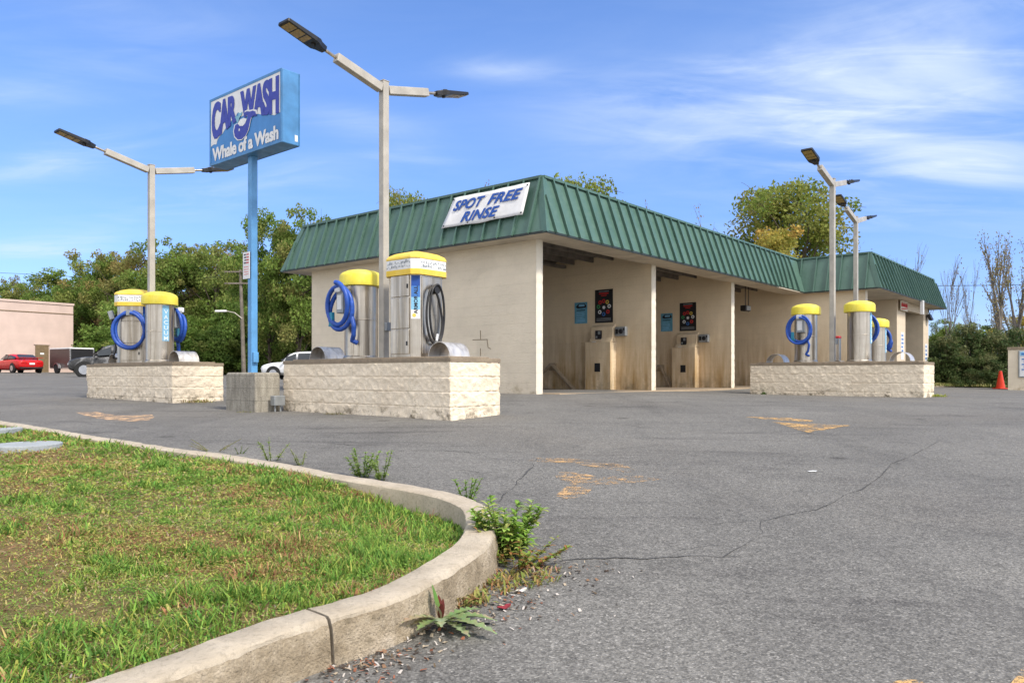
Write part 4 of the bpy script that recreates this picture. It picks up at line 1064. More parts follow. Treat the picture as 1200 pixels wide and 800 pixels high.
def vacuum(label, loc, hose=-1, panel=True, seed=1, turns=2.2, rad=.31, cap=1.0, r=.036):
    t = thing('vacuum', label, 'car vacuum', loc, AX, 'yellow-capped vacuums on the block islands')
    mb = MB(); mb.lathe([(.275,0),(.275,.03),(.258,.05),(.258,.60),(.262,.605),(.262,.62),(.258,.625),(.258,1.17)], 40)
    c = mb.build('canister', M['steel'], t, smooth=True)
    s = MB()
    for an in (200, 325): 
        a = R(an); s.obox((.259*math.cos(a), .259*math.sin(a), .6), (math.cos(a), math.sin(a), 0), (-math.sin(a), math.cos(a), 0), (0,0,1), .004, .02, .55)
    s.build('seam', M['steel'], c)
    k = MB(); k.lathe([(.318,1.14),(.335,1.145),(.338,1.17),(.335,1.30),(.325,1.325),(.29,1.355),(.22,1.385),(.12,1.405),(.0001,1.41)], 40); k.build('cap', M['yellow'], t, smooth=True, angle=40)
    if panel:
        a0 = R(-90); w = .52; p = MB(); rows = []
        for i in range(9):
            a = a0-w/2+w*i/8; rows.append([(.262*math.cos(a), .262*math.sin(a), .42), (.262*math.cos(a), .262*math.sin(a), 1.12)])
        p.loft(rows, caps=False, closed=False); pn = p.build('sign_panel', M['cyan'], t)
        tx = MB()
        for i, ch in enumerate('VACUUM'):
            vs, fs = fit_text(ch, .085, .080, .02)
            for v in [vs]:
                tx.add([(.2665*math.cos(a0+(x-.043)/.262), .2665*math.sin(a0+(x-.043)/.262), 0.955-i*.104+y) for x, y in v], fs)
        tx.build('lettering', M['ltcyan'], pn)
    sx = hose; b = MB(); b.box(min(sx*.262, sx*.42), -.085, .70, max(sx*.262, sx*.42), .085, 1.06); hb = b.build('hose_hanger', M['greybox'], t, bevel=.015)
    w = MB(); w.box(min(sx*.421,sx*.426), -.055, .76, max(sx*.421,sx*.426), .055, .98); w.build('instruction_plate', M['white'], hb)
    w = MB(); w.box(min(sx*.34,sx*.47), -.075, 1.02, max(sx*.34,sx*.47), .075, 1.12); w.build('hook', M['whitepaper'], hb, bevel=.02)
    h = MB(); pts = coil(sx*.40, 0.0, .80, rad*1.04, turns, .036, seed)
    ribbed(h, pts, r); ho = h.build('hose', M['blue_hose'], t, smooth=True, angle=80)
    nz = MB(); e = Vector((sx*.44, .16, .50)); nz.loft([[(e.x-.03,e.y-.03,e.z+.22),(e.x+.03,e.y-.03,e.z+.22),(e.x+.03,e.y+.03,e.z+.22),(e.x-.03,e.y+.03,e.z+.22)],
        [(e.x-.03,e.y-.035,e.z+.08),(e.x+.03,e.y-.035,e.z+.08),(e.x+.03,e.y+.035,e.z+.08),(e.x-.03,e.y+.035,e.z+.08)], [(e.x-.02,e.y-.075,e.z),(e.x+.02,e.y-.075,e.z),(e.x+.02,e.y+.075,e.z),(e.x-.02,e.y+.075,e.z)]])
    nz.build('nozzle', M['teal'], ho, bevel=.008)
    return t
vacuum('yellow-capped steel vacuum with blue hose coil at the left of the nearest block island', on('mid', 0, .55), -1, False, 2, 2.3, .30)
vacuum('yellow-capped vacuum with vertical word VACUUM, on the far left block island', on('left', -.12, -.62), 1, True, 3, 1.6, .26)
vacuum('yellow-capped vacuum with big blue hose coil, left on the right-hand block island', on('right', 0, .74), -1, False, 5, 3.4, .30, 1, .026)
vacuum('tall yellow-capped steel vacuum, right one at the front of the right-hand island', on('right', 0, -.48), 1, True, 6, 2.6, .33, 1, .03)
vacuum('smaller-looking yellow-capped vacuum standing behind the tall one at right', on('back', 0, -.56), 1, True, 7, 2.2, .30)

# ------------------------------------------------------------------ vending machines
def octo(w, ch): return [(-w+ch,-w),(w-ch,-w),(w,-w+ch),(w,w-ch),(w-ch,w),(-w+ch,w),(-w,w-ch),(-w,-w+ch)]
def machine(label, loc, hose, seed, rz=0):
    t = thing('vending_machine', label, 'vending machine', loc, AX+rz, 'amber-capped vending machines on the block islands')
    w, ch = .315, .10; HB = 1.20
    mb = MB(); mb.prism(octo(w, ch), 0, HB); b = mb.build('body', M['steel'], t, bevel=.008)
    d = MB()
    for z0, z1 in ((.05,.40),(.415,.86),(.875,1.18)): d.box(-w-.014, -.19, z0, -w-.001, .20, z1)
    dd = d.build('door', M['steel'], t, bevel=.006)
    l = MB()
    for z, y in ((.20,-.15),(1.02,-.16)): l.box(-w-.022, y-.012, z-.03, -w-.0145, y+.012, z+.03)
    l.build('lock', M['lampblack'], dd)
    f = MB(); f.box(-.19, -w-.012, .05, .19, -w-.001, 1.16); f.build('side_panel', M['steel'], t, bevel=.005)
    o8 = lambda k, z: [(x*k, y*k, z) for x, y in octo(w+.045, ch)]
    k = MB(); k.loft([o8(1,HB-.02), o8(1.0,HB+.055), o8(.985,HB+.06)]); k.build('cap_rim', M['amber'], t, bevel=.012)
    k = MB(); k.loft([o8(.985,HB+.062), o8(.985,HB+.205)]); bd = k.build('cap_band', M['white'], t)
    random.seed(seed); q = MB(); W2 = (w+.045)*.985+.002
    for side in ((-1,0),(0,-1)):
        for i in range(30):
            a = -W2+ch+.01+(i % 15)*(2*(W2-ch))/15; ww = random.uniform(.006,.03); z0 = HB+.08+(.055 if i > 14 else 0)+random.uniform(0,.02); z1 = z0+random.uniform(.004,.04)
            if side[0]: q.box(-W2-.002, a, z0, -W2+.001, a+ww, z1)
            else: q.box(a, -W2-.002, z0, a+ww, -W2+.001, z1)
    q.build('band_print', M['greybox'], bd)
    k = MB(); k.loft([o8(1.0,HB+.207), o8(1.0,HB+.235), o8(.93,HB+.27), o8(.70,HB+.315), o8(.40,HB+.345), o8(.12,HB+.357)]); k.build('cap_dome', M['amber'], t, bevel=.006)
    # sticker on the chamfer facing the forecourt corner
    m = Vector((-w+ch/2, -w+ch/2, 0)); n = Vector((-1,-1,0)).normalized(); u = Vector((1,-1,0)).normalized()
    for z0, z1, mt in ((.55,.68,'white'),(.68,.86,'cyan'),(.86,1.02,'printb'),(1.02,1.17,'bannerblue')):
        s = MB(); slab(s, rect2(-.064,z0,.064,z1-.001), m, u, UZ, .004, .003); s.build('sticker', M[mt], t)
    s = MB(); vs, fs = fit_text('ARMOR ALL', .40, .055, .03)
    s.add([m+u*(.030-y)+UZ*(.62+x)+n*.006 for x, y in vs], fs); s.build('lettering', M['black'], t)
    s = MB(); slab(s, [(-.02+.028*math.cos(a), .60+.028*math.sin(a)) for a in np.linspace(0, 6.28, 14)[:-1]], m, u, UZ, .0055, .001); s.build('emblem', M['printy'], t)
    return t
mc = machine('amber-domed machine with a black hose loop, right on the nearest block island', on('mid', 0, -.73), 'black', 3)
def loop_hose(t, pts, r, mat, nm='hose'):
    h = MB(); P = [Vector(p) for p in pts]; Q = []
    for i in range(len(P)-1):
        p0, p1, p2, p3 = P[max(i-1,0)], P[i], P[i+1], P[min(i+2,len(P)-1)]
        for k in range(8):
            s = k/8; Q.append(.5*((2*p1)+(p2-p0)*s+(2*p0-5*p1+4*p2-p3)*s*s+(3*p1-p0-3*p2+p3)*s**3))
    Q.append(P[-1]); h.tube(Q, r, 8); return h.build(nm, mat, t, smooth=True, angle=80)
wy = -.315
hs = loop_hose(mc, [(.02,wy-.05,1.04),(-.10,wy-.07,.95),(-.16,wy-.07,.70),(-.15,wy-.07,.45),(-.07,wy-.07,.24),(.05,wy-.08,.20),(.15,wy-.07,.34),(.19,wy-.07,.62),(.16,wy-.07,.90),(.06,wy-.08,1.05),(-.07,wy-.09,.96),
      (-.12,wy-.09,.66),(-.08,wy-.09,.36),(.0,wy-.09,.25),(.09,wy-.09,.30),(.13,wy-.09,.52),(.07,wy-.09,.80),(.03,wy-.08,.92)], .017, M['rubber'])
h = MB(); h.lathe([(.055,0),(.062,.03),(.055,.06)], 18); v = [(.05+p[0], wy-.015-p[2], .98+p[1]) for p in h.v]; MB().add(v, h.f).build('hose_hook', M['rubber'], mc)
h = MB(); h.tube([(.0,wy-.10,.24),(.015,wy-.11,.34)], [.022,.018], 8); h.build('wand', M['whitepaper'], hs)
mc2 = machine('amber-domed machine with white cap band and blue hose loop, on the far left block island', on('left', 0, .66), 'blue', 11, R(48))
h = MB(); ribbed(h, coil(-.39, -.02, .72, .36, 2.3, .036, 4, False), .034); hx = h.build('hose', M['blue_hose'], mc2, smooth=True, angle=80)
MB().box(-.46,-.06,.98,-.315,.06,1.08).build('hose_hook', M['greybox'], mc2)
loop_hose(mc2, [(-.1,.36,1.02),(-.1,.46,.85),(-.1,.42,.55),(-.1,.38,.30),(-.08,.44,.12),(-.05,.36,.10)], .018, M['rubber'], 'air_hose')
MB().obox((-.12,.46,1.0),(0,.3,.95),(1,0,0),(0,.95,-.3),.09,.04,.05).build('hose_gun', M['greybox'], mc2, bevel=.01)
# slim pay post behind the right-hand island
t = thing('pay_post', 'slim dark pay box with red top between the two lamp posts at right', 'pay post', on('back', -.1, .52), AX)
MB().box(-.10,-.11,0,.10,.11,.86).build('cabinet', M['steel'], t, bevel=.01); MB().box(-.11,-.12,.862,.11,.12,.93).build('top', M['red'], t, bevel=.02)
h = MB(); h.tube([(-.12,.0,.03),(-.12,.0,.80)], .022, 8); h.build('pipe', M['whitepaper'], t, smooth=True)

# arched stainless hoods at the island ends
def hood():
    t = thing('steel_hood', 'x', 'steel hood', (0,0,0), AX, 'arched stainless hoods at the ends of the block islands')
    r, L = .215, .40; mb = MB(); n = 22
    ring = lambda rr, x: [(x, rr*math.cos(a), rr*math.sin(a)*.98) for a in np.linspace(0, math.pi, n)]
    mb.loft([ring(r, -L/2)+ring(r-.006, -L/2)[::-1], ring(r, L/2)+ring(r-.006, L/2)[::-1]], caps=True)
    mb.build('shell', M['hood'], t, smooth=True, angle=50)
    b = MB(); b.box(-L/2, r-.004, 0, L/2, r+.03, .008); b.box(-L/2, -r-.03, 0, L/2, -r+.004, .008); b.build('foot_flange', M['hood'], t)
    return t
hd = hood()
for k, (isl, a, b, lab) in enumerate([('mid', 0, -1.40, 'arched steel hood at the right end of the nearest block island'), ('mid', 0, 1.42, 'arched steel hood at the left end of the nearest block island'),
      ('left', 0, -1.36, 'arched steel hood at the right end of the far left block island'), ('left', 0, 1.38, 'arched steel hood at the left end of the far left block island'),
      ('right', 0, 1.42, 'thin arched steel hood at the left end of the right-hand block island'), ('right', 0, -1.38, 'arched steel hood at the right end of the right-hand block island'),
      ('back', -.2, .42, 'small-looking steel hood between the machines at right')]):
    o = hd if k == 0 else dup(hd, (0,0,0), AX)
    o.location = on(isl, a, b, .022); o['label'] = lab; o.rotation_euler = (0,0,AX)

# ------------------------------------------------------------------ roadside sign
sp = Vector((-4.29, 12.65, 0)); zg = gz(sp.x, sp.y)-.03
sign = thing('pole_sign', 'tall blue roadside sign reading CAR WASH Whale of a Wash on a blue post', 'sign', (sp.x, sp.y, zg), AX)
mb = MB(); rings = []
bx, by = .23, .45
for z, k in ((-.25,1),(.55-.0,1),(.63,.985),(.655,.93)): rings.append([(bx*k*x, by*k*y, z) for x, y in ((-1,-.96),(-.92,-1),(.92,-1),(1,-.96),(1,.96),(.92,1),(-.92,1),(-1,.96))])
mb.loft(rings); bs = mb.build('concrete_base', M['basecon'], sign, bevel=.02)
PH = 3.63-zg
MB().box(-.057,-.057,.64,.057,.057,PH+.3).build('post', M['postblue'], sign, bevel=.008)
q = MB(); q.box(-.045,-.11,.82,.045,-.059,.99); q.build('junction_box', M['postblue'], sign, bevel=.008)
SH, SL, SD = 1.145, 2.18, .15
z0 = 3.615-zg; mb = MB(); mb.box(-SD,-SL/2,z0,SD,SL/2,z0+SH); cab = mb.build('cabinet', M['signcab'], sign, bevel=.012)
for sgn in (-1, 1):
    X_ = Vector((0,-1,0)) if sgn < 0 else Vector((0,1,0)); O = Vector((sgn*(SD+.002), SL/2 if sgn < 0 else -SL/2, z0))
    fw, fh = SL, SH; m = .045
    def part(nm, polys, mt, off, th=.004):
        mb = MB()
        for pg in polys: slab(mb, pg, O, X_, UZ, off, th)
        return mb.build(nm, M[mt], cab)
    part('face_panel', [rect2(m, m, fw-m, fh-m)], 'signblue', .006, .006)
    # white upper field with a scalloped lower edge
    edge = []
    for i in range(61):
        u = m+(fw-2*m)*i/60; f = i/60
        base = .36 + .36*max(0, min(1, (f-.06)/.36))**1.0
        if f > .42: base = .66-.16*max(0, min(1, (f-.42)/.5))**.8
        if f < .10: base = .33
        edge.append((u, base*1.0+.022*abs(math.sin(f*34)) - (.05 if f > .88 else 0)))
    part('white_field', [edge+[(fw-m, fh-m), (m, fh-m)]], 'white', .0095, .003)
    # CAR WASH, letters growing taller towards the outside
    for word, x0, x1 in (('CAR', .09, .86), ('WASH', 1.00, 2.09)):
        vs, fs = fit_text(word, x1-x0, 1.0, .035, 0, .92); mb = MB()
        def fn(x, y, x0=x0):
            X = x0+x; f = X/fw; top = fh-m-.045; c = abs(f-.46)/.5; bot = .60-.27*min(1, c)**1.1 if f < .46 else .60-.16*min(1, c*1.05)
            bot = bot+ .02
            return (X, bot+(top-bot)*y)
        embolden(mb, vs, fs, O, X_, UZ, .0125, .016, .006, fn); mb.build('lettering', M['navy'], cab)
    # whale leaping from the water, tail up, with spray
    wh = [(x, y*.92+.075) for x, y in [(.84,.50),(.80,.40),(.83,.30),(.92,.225),(1.04,.205),(1.16,.245),(1.24,.33),(1.28,.44),(1.32,.52),(1.42,.55),(1.47,.53),(1.45,.60),(1.37,.635),(1.28,.64),(1.20,.665),(1.13,.66),(1.12,.63),(1.20,.595),(1.22,.54),(1.16,.47),(1.08,.43),(.98,.455),(.91,.51)]]
    grow = lambda pg, k: [((x-1.1)*k+1.1, (y-.43)*k+.43) for x, y in pg]
    part('whale_outline', [grow(wh, 1.09)], 'white', .0180, .002)
    wp = part('whale', [wh], 'navy', .0200, .002)
    part('whale_belly', [[(x, y*.92+.075) for x, y in [(.92,.51),(.98,.455),(1.08,.43),(1.15,.465),(1.20,.53),(1.10,.57),(1.0,.565)]]], 'white', .0222, .002)
    part('whale_eye', [[(.97+.018*math.cos(a), .43+.022*math.sin(a)) for a in np.linspace(0, 6.28, 12)[:-1]]], 'white', .0222, .002)
    part('spray', [[(.90,.56),(.86,.64),(.83,.66),(.88,.69),(.93,.66),(.95,.72),(1.00,.70),(1.06,.71),(1.03,.66),(.97,.63),(.94,.57)]], 'spray', .0200, .002)
    vs, fs = fit_text('Whale of a Wash', 1.98, .225, .022, 0, .95); mb = MB()
    embolden(mb, [(x+.10, y+.062) for x, y in vs], fs, O, X_, UZ, .0105, .009, .003); mb.build('slogan', M['white'], cab)
    fr = MB()
    for x0, y0, x1, y1 in ((0,0,fw,m),(0,fh-m,fw,fh),(0,m,m,fh-m),(fw-m,m,fw,fh-m)): slab(fr, rect2(x0+.001,y0+.001,x1-.001,y1-.001), O, X_, UZ, .014, .013)
    fr.build('frame', M['signcab'], cab)
MB().box(SD*.45,-SL/2-.004,z0+.06,SD*.8,-SL/2-.001,z0+.16).build('label_plate', M['white'], cab)
t = thing('notice_board', 'small white notice with red and black lines strapped to the blue sign post', 'notice', (sp.x, sp.y, 1.60), AX)
O = Vector((-.075, .16, 0)); X_ = Vector((0,-1,0))
mb = MB(); slab(mb, rect2(0,0,.20,.44), O, X_, UZ, .008, .008); mb.build('panel', M['white'], t)
for k, (mt, xa, xb) in enumerate([('black',.03,.09),('red',.11,.18),('black',.04,.10),('red',.11,.18),('black',.05,.10),('red',.11,.18),('black',.03,.10),('red',.10,.18)]):
    mb = MB(); y = .40-.045*(k//2); slab(mb, rect2(xa,y-.012,xb,y+.008), O, X_, UZ, .011, .002); mb.build('print', M[mt], t)
mb = MB()
for k in range(4): slab(mb, rect2(.03,.19-.04*k,.17,.198-.04*k), O, X_, UZ, .011, .002)
mb.build('small_print', M['cone'], t)
q = sp-B*.575+A*.10; q.z = gz(q.x, q.y)
t = thing('utility_box', 'small grey electrical box on two legs beside the concrete block', 'electrical box', q, AX)
MB().box(-.10,-.06,.10,.10,.06,.26).build('box', M['greybox'], t, bevel=.008)
mb = MB(); mb.tube([(-.05,0,-.05),(-.05,0,.105)], .014, 8); mb.tube([(.05,0,-.05),(.05,0,.105)], .014, 8); mb.build('leg', M['greybox'], t)

# sign wall and cone at far right
t = thing('block_wall', 'cream block enclosure with brown cap at the right edge behind the cone', 'wall', (17.58, 27.1, gz(17.58,27.1)-.02), R(-33))
hw = 33.2/F*27.1 - gz(17.75,27.1)+.02
MB().box(0,0,-.3,3.2,1.2,hw-.09).build('wall', M['wall_face'], t); MB().box(-.03,-.03,hw-.088,3.23,1.23,hw).build('cap', M['cap'], t, bevel=.01)
t = thing('info_board', 'pale blue information board with rounded frame on the wall at the right edge', 'sign', Vector((17.58,27.1,gz(17.58,27.1)))+Vector((.25,-.17,.44)), R(-33))
MB().box(0,-.05,0,1.0,-.004,.95).build('frame', M['greybox'], t, bevel=.04); MB().box(.04,-.056,.04,.96,-.0505,.91).build('panel', M['whitepaper'], t)
mb = MB(); random.seed(4)
vs = rect2(.04,.74,.96,.91); mb.box(.05,-.060,.76,.95,-.0565,.90); mb.build('header', M['cyan'], t)
mb = MB(); mb.box(.09,-.064,.79,.60,-.0605,.86)
for k in range(5): mb.box(.10+.06*(k % 2),-.060,.62-.09*k,.26+.1*random.random(),-.0565,.66-.09*k)
mb.build('print', M['printb'], t)
mb = MB(); mb.box(.46,-.060,.50,.72,-.0565,.56); mb.build('red_print', M['red'], t)
q = gp(1172.5, 455.5, 0)
t = thing('traffic_cone', 'orange traffic cone standing against the right-hand block enclosure', 'traffic cone', q, .2)
mb = MB(); mb.lathe([(.155,.035),(.15,.06),(.05,.66),(.035,.67),(.03,.66)], 20); mb.build('cone', M['cone'], t, smooth=True)
MB().box(-.19,-.19,0,.19,.19,.034).build('base', M['cone'], t, bevel=.01)

# ------------------------------------------------------------------ parked vehicles and the pink building
def car(name, label, loc, rot, paint, L, W, H, kind, spoiler=False):
    t = thing(name, label, 'car', loc, R(rot)); w = W/2
    if kind == 'sedan':
        low = [(-.50,.42,.78,.80),(-.485,.30,.92,.90),(-.40,.22,1.0,.97),(-.25,.18,1.0,1),(.0,.18,.97,1),(.22,.18,.93,1),(.38,.2,.84,.97),(.47,.24,.72,.90),(.50,.34,.62,.78)]
        gh = [(-.40,1.0,1.02,.84,.70),(-.24,.98,1.36,.88,.66),(-.05,.97,1.43,.90,.68),(.08,.96,1.38,.90,.67),(.24,.92,.95,.86,.70)]
        hh = 1.43
    else:
        low = [(-.50,.45,.95,.86),(-.485,.34,1.08,.94),(-.40,.28,1.12,.99),(-.25,.25,1.12,1),(.0,.25,1.10,1),(.22,.25,1.06,1),(.36,.26,1.02,.98),(.46,.30,.90,.93),(.50,.42,.78,.82)]
        gh = [(-.485,1.08,1.14,.90,.80),(-.42,1.10,1.62,.92,.74),(-.2,1.1,1.72,.93,.75),(.05,1.08,1.70,.93,.74),(.12,1.07,1.62,.92,.74),(.25,1.04,1.08,.88,.74)]
        hh = 1.72
    k = H/hh
    rings = []
    for x, zb, zt, hw in low:
        zb, zt, hw = zb*k, zt*k, hw*w; zm = zb+(zt-zb)*.55
        half = [(hw*.80,zb),(hw*.97,zb+(zm-zb)*.35),(hw,zm),(hw*.97,zt-(zt-zm)*.3),(hw*.86,zt),(hw*.45,zt+.02*k)]
        rings.append([(x*L,y,z) for y, z in half]+[(x*L,-y,z) for y, z in half[::-1]])
    b = MB(); b.loft(rings)
    rings = []
    for x, z0, z1, h0, h1 in gh:
        z0, z1, h0, h1 = z0*k-.03, z1*k, h0*w, h1*w
        half = [(h0,z0),(h0+(h1-h0)*.75,z0+(z1-z0)*.75),(h1*.93,z1-.03*k),(h1*.6,z1)]
        rings.append([(x*L,y,z) for y, z in half]+[(x*L,-y,z) for y, z in half[::-1]])
    b.loft(rings); bd = b.build('body', M[paint], t, smooth=True, angle=32)
    m = bd.modifiers.new('smooth', 'SUBSURF'); m.levels = 1; m.render_levels = 1
    def side_win(i0, f0, i1, f1, s):
        def pt(i, f, v):
            a, c = gh[i], gh[min(i+1, len(gh)-1)]; x, z0, z1, h0, h1 = [a[q]+(c[q]-a[q])*f for q in range(5)]
            return (x*L, s*((h0+(h1-h0)*v)*w+.012), (z0+(z1-z0)*v)*k)
        g2 = MB(); g2.poly([pt(i0,f0,.12), pt(i1,f1,.12), pt(i1,f1*.8,.80) if i1 == len(gh)-2 else pt(i1,f1,.80), pt(i0,f0 if i0 else max(.45, f0),.80)]); return g2
    n = len(gh)
    for s in (-1, 1):
        cuts = [(0,.55,1,.75),(1,.85,n-3,.5),(n-3,.6,n-2,.55)] if kind == 'sedan' else [(1,.08,1,.9),(2,.05,2,.85),(2,.95,n-2,.45)]
        for c4 in cuts: side_win(*c4, s).build('window', M['glass'], t)
    def cross(i, j, f0, f1, off):
        P = lambda f, sy: (((gh[i][0]+(gh[j][0]-gh[i][0])*f)*L+off[0]), sy*w*(gh[i][4]+(gh[j][4]-gh[i][4])*f)*.9*(1.05-.1*f if gh[j][2] > gh[i][2] else .95+.1*f), (gh[i][2]+(gh[j][2]-gh[i][2])*f)*k+off[1])
        g2 = MB(); g2.poly([P(f0,-1),P(f0,1),P(f1,1),P(f1,-1)]); return g2
    cross(0, 1, .08, .88, (-.02,.025)).build('rear_window', M['glass'], t)
    cross(n-2, n-1, .10, .92, (.02,.03)).build('windscreen', M['glass'], t)
    for x in (-.30, .315):
        for s in (-1, 1):
            rw = .335*k if kind == 'sedan' else .38*k
            a = MB(); a.lathe([(rw+.06,0),(rw+.06,.03)], 24); v = [(x*L+p[0], s*(w*.985-.0+p[2]*.4), rw+p[1]) for p in a.v]; MB().add(v, a.f).build('wheel_arch', M['tyre'], t)
            a = MB(); a.lathe([(rw*.6,0),(rw*.97,.0),(rw,.03),(rw,.17),(rw*.97,.20),(rw*.6,.20)], 24); wv = [(x*L+p[0], s*(w*1.02-p[2]), rw+p[1]) for p in a.v]; wo = MB().add(wv, a.f).build('wheel', M['tyre'], t, smooth=True)
            a = MB(); a.lathe([(rw*.62,0),(rw*.58,.02)], 20)
            wv = [(x*L+p[0], s*(w*1.03-p[2]), rw+p[1]) for p in a.v]; MB().add(wv, a.f).build('rim', M['rim'], wo)
    zt = low[1][2]*k
    for s in (-1, 1):
        MB().box(-.5*L-.0,s*w*.52-.16,zt-.24,-.47*L,s*w*.52+.22 if s > 0 else s*w*.52+.16,zt-.10).build('tail_lamp', M['tail'], t, bevel=.02)
        MB().box(.46*L,s*w*.60-.17,.60*k,.493*L,s*w*.60+.17,.72*k).build('headlight', M['rim'], t, bevel=.03)
        MB().box(.175*L,s*(w*.97)-.02,.98*k,.20*L,s*(w*1.12)+.02,1.08*k).build('mirror', M[paint], t, bevel=.02)
    MB().box(-.506*L,-.17,zt-.30,-.499*L,.17,zt-.18).build('number_plate', M['white'], t)
    MB().box(-.507*L,-w*.8,.30*k,-.46*L,w*.8,.42*k).build('bumper', M['tyre'], t, bevel=.02)
    if spoiler:
        sp_ = MB(); sp_.box(-.49*L,-w*.82,zt+.16,-.43*L,w*.82,zt+.19); sp_.box(-.47*L,-w*.5,zt-.02,-.45*L,-w*.46,zt+.17); sp_.box(-.47*L,w*.46,zt-.02,-.45*L,w*.5,zt+.17)
        sp_.build('spoiler', M[paint], t)
    return t
def at(px, d, dz=0): x = (px-600)/F*d; return Vector((x, d, gz(x, d)+dz))
car('sedan', 'red sedan with rear spoiler parked before the pink building', at(20, 53.6, .0), 146, 'carred', 4.4, 1.78, 1.34, 'sedan', True)
car('sedan', 'silver car cut off by the left edge of the picture beyond the red sedan', at(-28, 55.5, .0), 150, 'carsilver', 4.4, 1.78, 1.40, 'sedan')
car('suv', 'dark car in black and grey camouflage wrap behind the far left block island', at(137, 42, .0), 200, 'camo', 4.6, 1.85, 1.80, 'suv')
car('suv', 'white sport utility car behind the concrete block of the blue sign', at(356, 44, .0), 176, 'carwhite', 4.6, 1.85, 1.62, 'suv')
# open box trailer
p = at(84, 53.5); t = thing('box_trailer', 'brown enclosed trailer with white roof and open back beside the pink building', 'trailer', p, R(146))
b = MB(); b.box(-1.4,-.80,.40,1.4,-.76,1.66); b.box(-1.4,.76,.40,1.4,.80,1.66); b.box(1.36,-.76,.40,1.4,.76,1.66); b.build('side_panel', M['trailer'], t)
MB().box(-1.42,-.82,1.662,1.42,.82,1.76).build('roof', M['white'], t, bevel=.03); MB().box(-1.4,-.78,.32,1.4,.78,.398).build('floor', M['pink'], t)
f = MB(); f.box(-1.43,-.83,.33,-1.402,-.74,1.66); f.box(-1.43,.74,.33,-1.402,.83,1.66); f.box(-1.43,-.735,.33,-1.402,.735,.40); f.build('door_frame', M['rim'], t)
MB().box(-1.445,-.735,.402,-1.41,.735,.72).build('ramp_door', M['pink'], t)
MB().box(-1.38,-.755,.73,-1.34,.755,1.65).build('interior_shade', M['black'], t)  # black sheet across the open back stands in for the shade inside
for s in (-1, 1):
    a = MB(); a.lathe([(.18,0),(.29,0),(.30,.03),(.30,.15),(.29,.18),(.18,.18)], 20); v = [(.1+q[0], s*(1.0-q[2]), .30+q[1]) for q in a.v]; MB().add(v, a.f).build('wheel', M['tyre'], t, smooth=True)
    n = 10; g2 = MB(); g2.loft([[(.1+.38*math.cos(an), y, .32+.38*math.sin(an)) for an in np.linspace(0.1, math.pi-.1, n)]+[(.1+.35*math.cos(an), y, .32+.35*math.sin(an)) for an in np.linspace(0.1, math.pi-.1, n)[::-1]] for y in (s*.82, s*1.02)]); g2.build('fender', M['rim'], t)
# pink building
c0 = Vector((-37.3, 65.0, 0)); dr = Vector((-.6, -.8, 0)); zb = gz(c0.x, c0.y)-.3
t = thing('pink_building', 'plain pale pink flat-roofed building with a brown door at the left edge', 'building', (c0.x, c0.y, zb), math.atan2(dr.y, dr.x))
top = 84.3/F*65-zb
MB().box(0,-14,-1,30,0,top-.18).build('wall', M['pink'], t)
MB().box(-.06,-14,top-.178,30,.06,top).build('parapet_cap', M['pink'], t); MB().box(0,.002,top-.95,30,.03,top-.88).build('trim_band', M['browndoor'], t)
d = MB().box(1.95,.002,-.2,2.95,.06,2.55).build('door', M['browndoor'], t); MB().box(1.85,.002,2.552,3.05,.07,2.66).build('lintel', M['pink'], d); MB().box(2.3,.061,1.75,2.6,.07,1.9).build('door_sign', M['white'], d)
# utility pole with street lamp
p = at(286, 53); t = thing('utility_pole', 'wooden utility pole with two cross-arms and a white street lamp in front of the woods', 'utility pole', p); Hp = (440-316)/F*53-p.z
MB().tube([(0,0,-.3),(-.12,0,Hp*.5),(-.26,0,Hp)], [.15,.13,.10], 8).build('post', M['wood'], t, smooth=True)
for z, l in ((Hp-.15, 1.9), (Hp-.95, 1.7)): MB().obox((-.25,-.1,z),(1,0,0),(0,1,0),(0,0,1),l*.62,.05,.05).build('cross_arm', M['wood'], t)
z = (440-369)/F*53-p.z
MB().tube([(-.1,-.1,z-.25),(-.6,-.15,z+.15),(-1.1,-.2,z+.25)], .035, 6).build('lamp_arm', M['galv'], t); MB().obox((-1.5,-.25,z+.25),(1,0,.02),(0,1,0),(0,0,1),.40,.14,.07).build('lamp_head', M['white'], t, bevel=.05)
def wire(label, pts, r=.02):
    P = [Vector(((x-600)/F*d, d, (YH-y)/F*d)) for x, y, d in pts]; tag(MB().tube(P, r, 5).build('power_line', M['rubber'], smooth=True), label, 'power line')
wire('thin power line sagging over the pink building at left', [(-160,313,78),(-40,318,78),(30,321,78),(100,325,78),(180,327,78),(286,324,53)])
wire('thin power line behind the bare trees at right', [(1000,333,70),(1090,335,66),(1180,334,62),(1300,330,60)], .022)

# ------------------------------------------------------------------ trees
def leaf_quads(P, s, col, flat=.0):
    n = len(P); d = rng.normal(0, 1, (n,3)); d /= np.linalg.norm(d, axis=1)[:,None]; e = rng.normal(0, 1, (n,3)); e -= d*(e*d).sum(1)[:,None]; e /= np.linalg.norm(e, axis=1)[:,None]
    s = s*rng.uniform(.6, 1.35, n)[:,None]
    V = np.stack([P-d*s*.62, P+e*s*.34, P+d*s*.62, P-e*s*.34], 1).reshape(-1,3)
    Fq = (np.arange(n)*4)[:,None]+np.arange(4)[None]
    return V, Fq, np.repeat(np.c_[col, np.ones(n)], 4, 0)
def limb(mb, p, q, r0, r1, wig=.12):
    p, q = Vector(p), Vector(q); L = (q-p).length; pts = []
    o = Vector((random.uniform(-1,1), random.uniform(-1,1), random.uniform(-.2,.8)))*L*wig
    for i in range(6): s = i/5; pts.append(p.lerp(q, s)+o*math.sin(math.pi*s))
    mb.tube(pts, [r0+(r1-r0)*i/5 for i in range(6)], 6); return pts
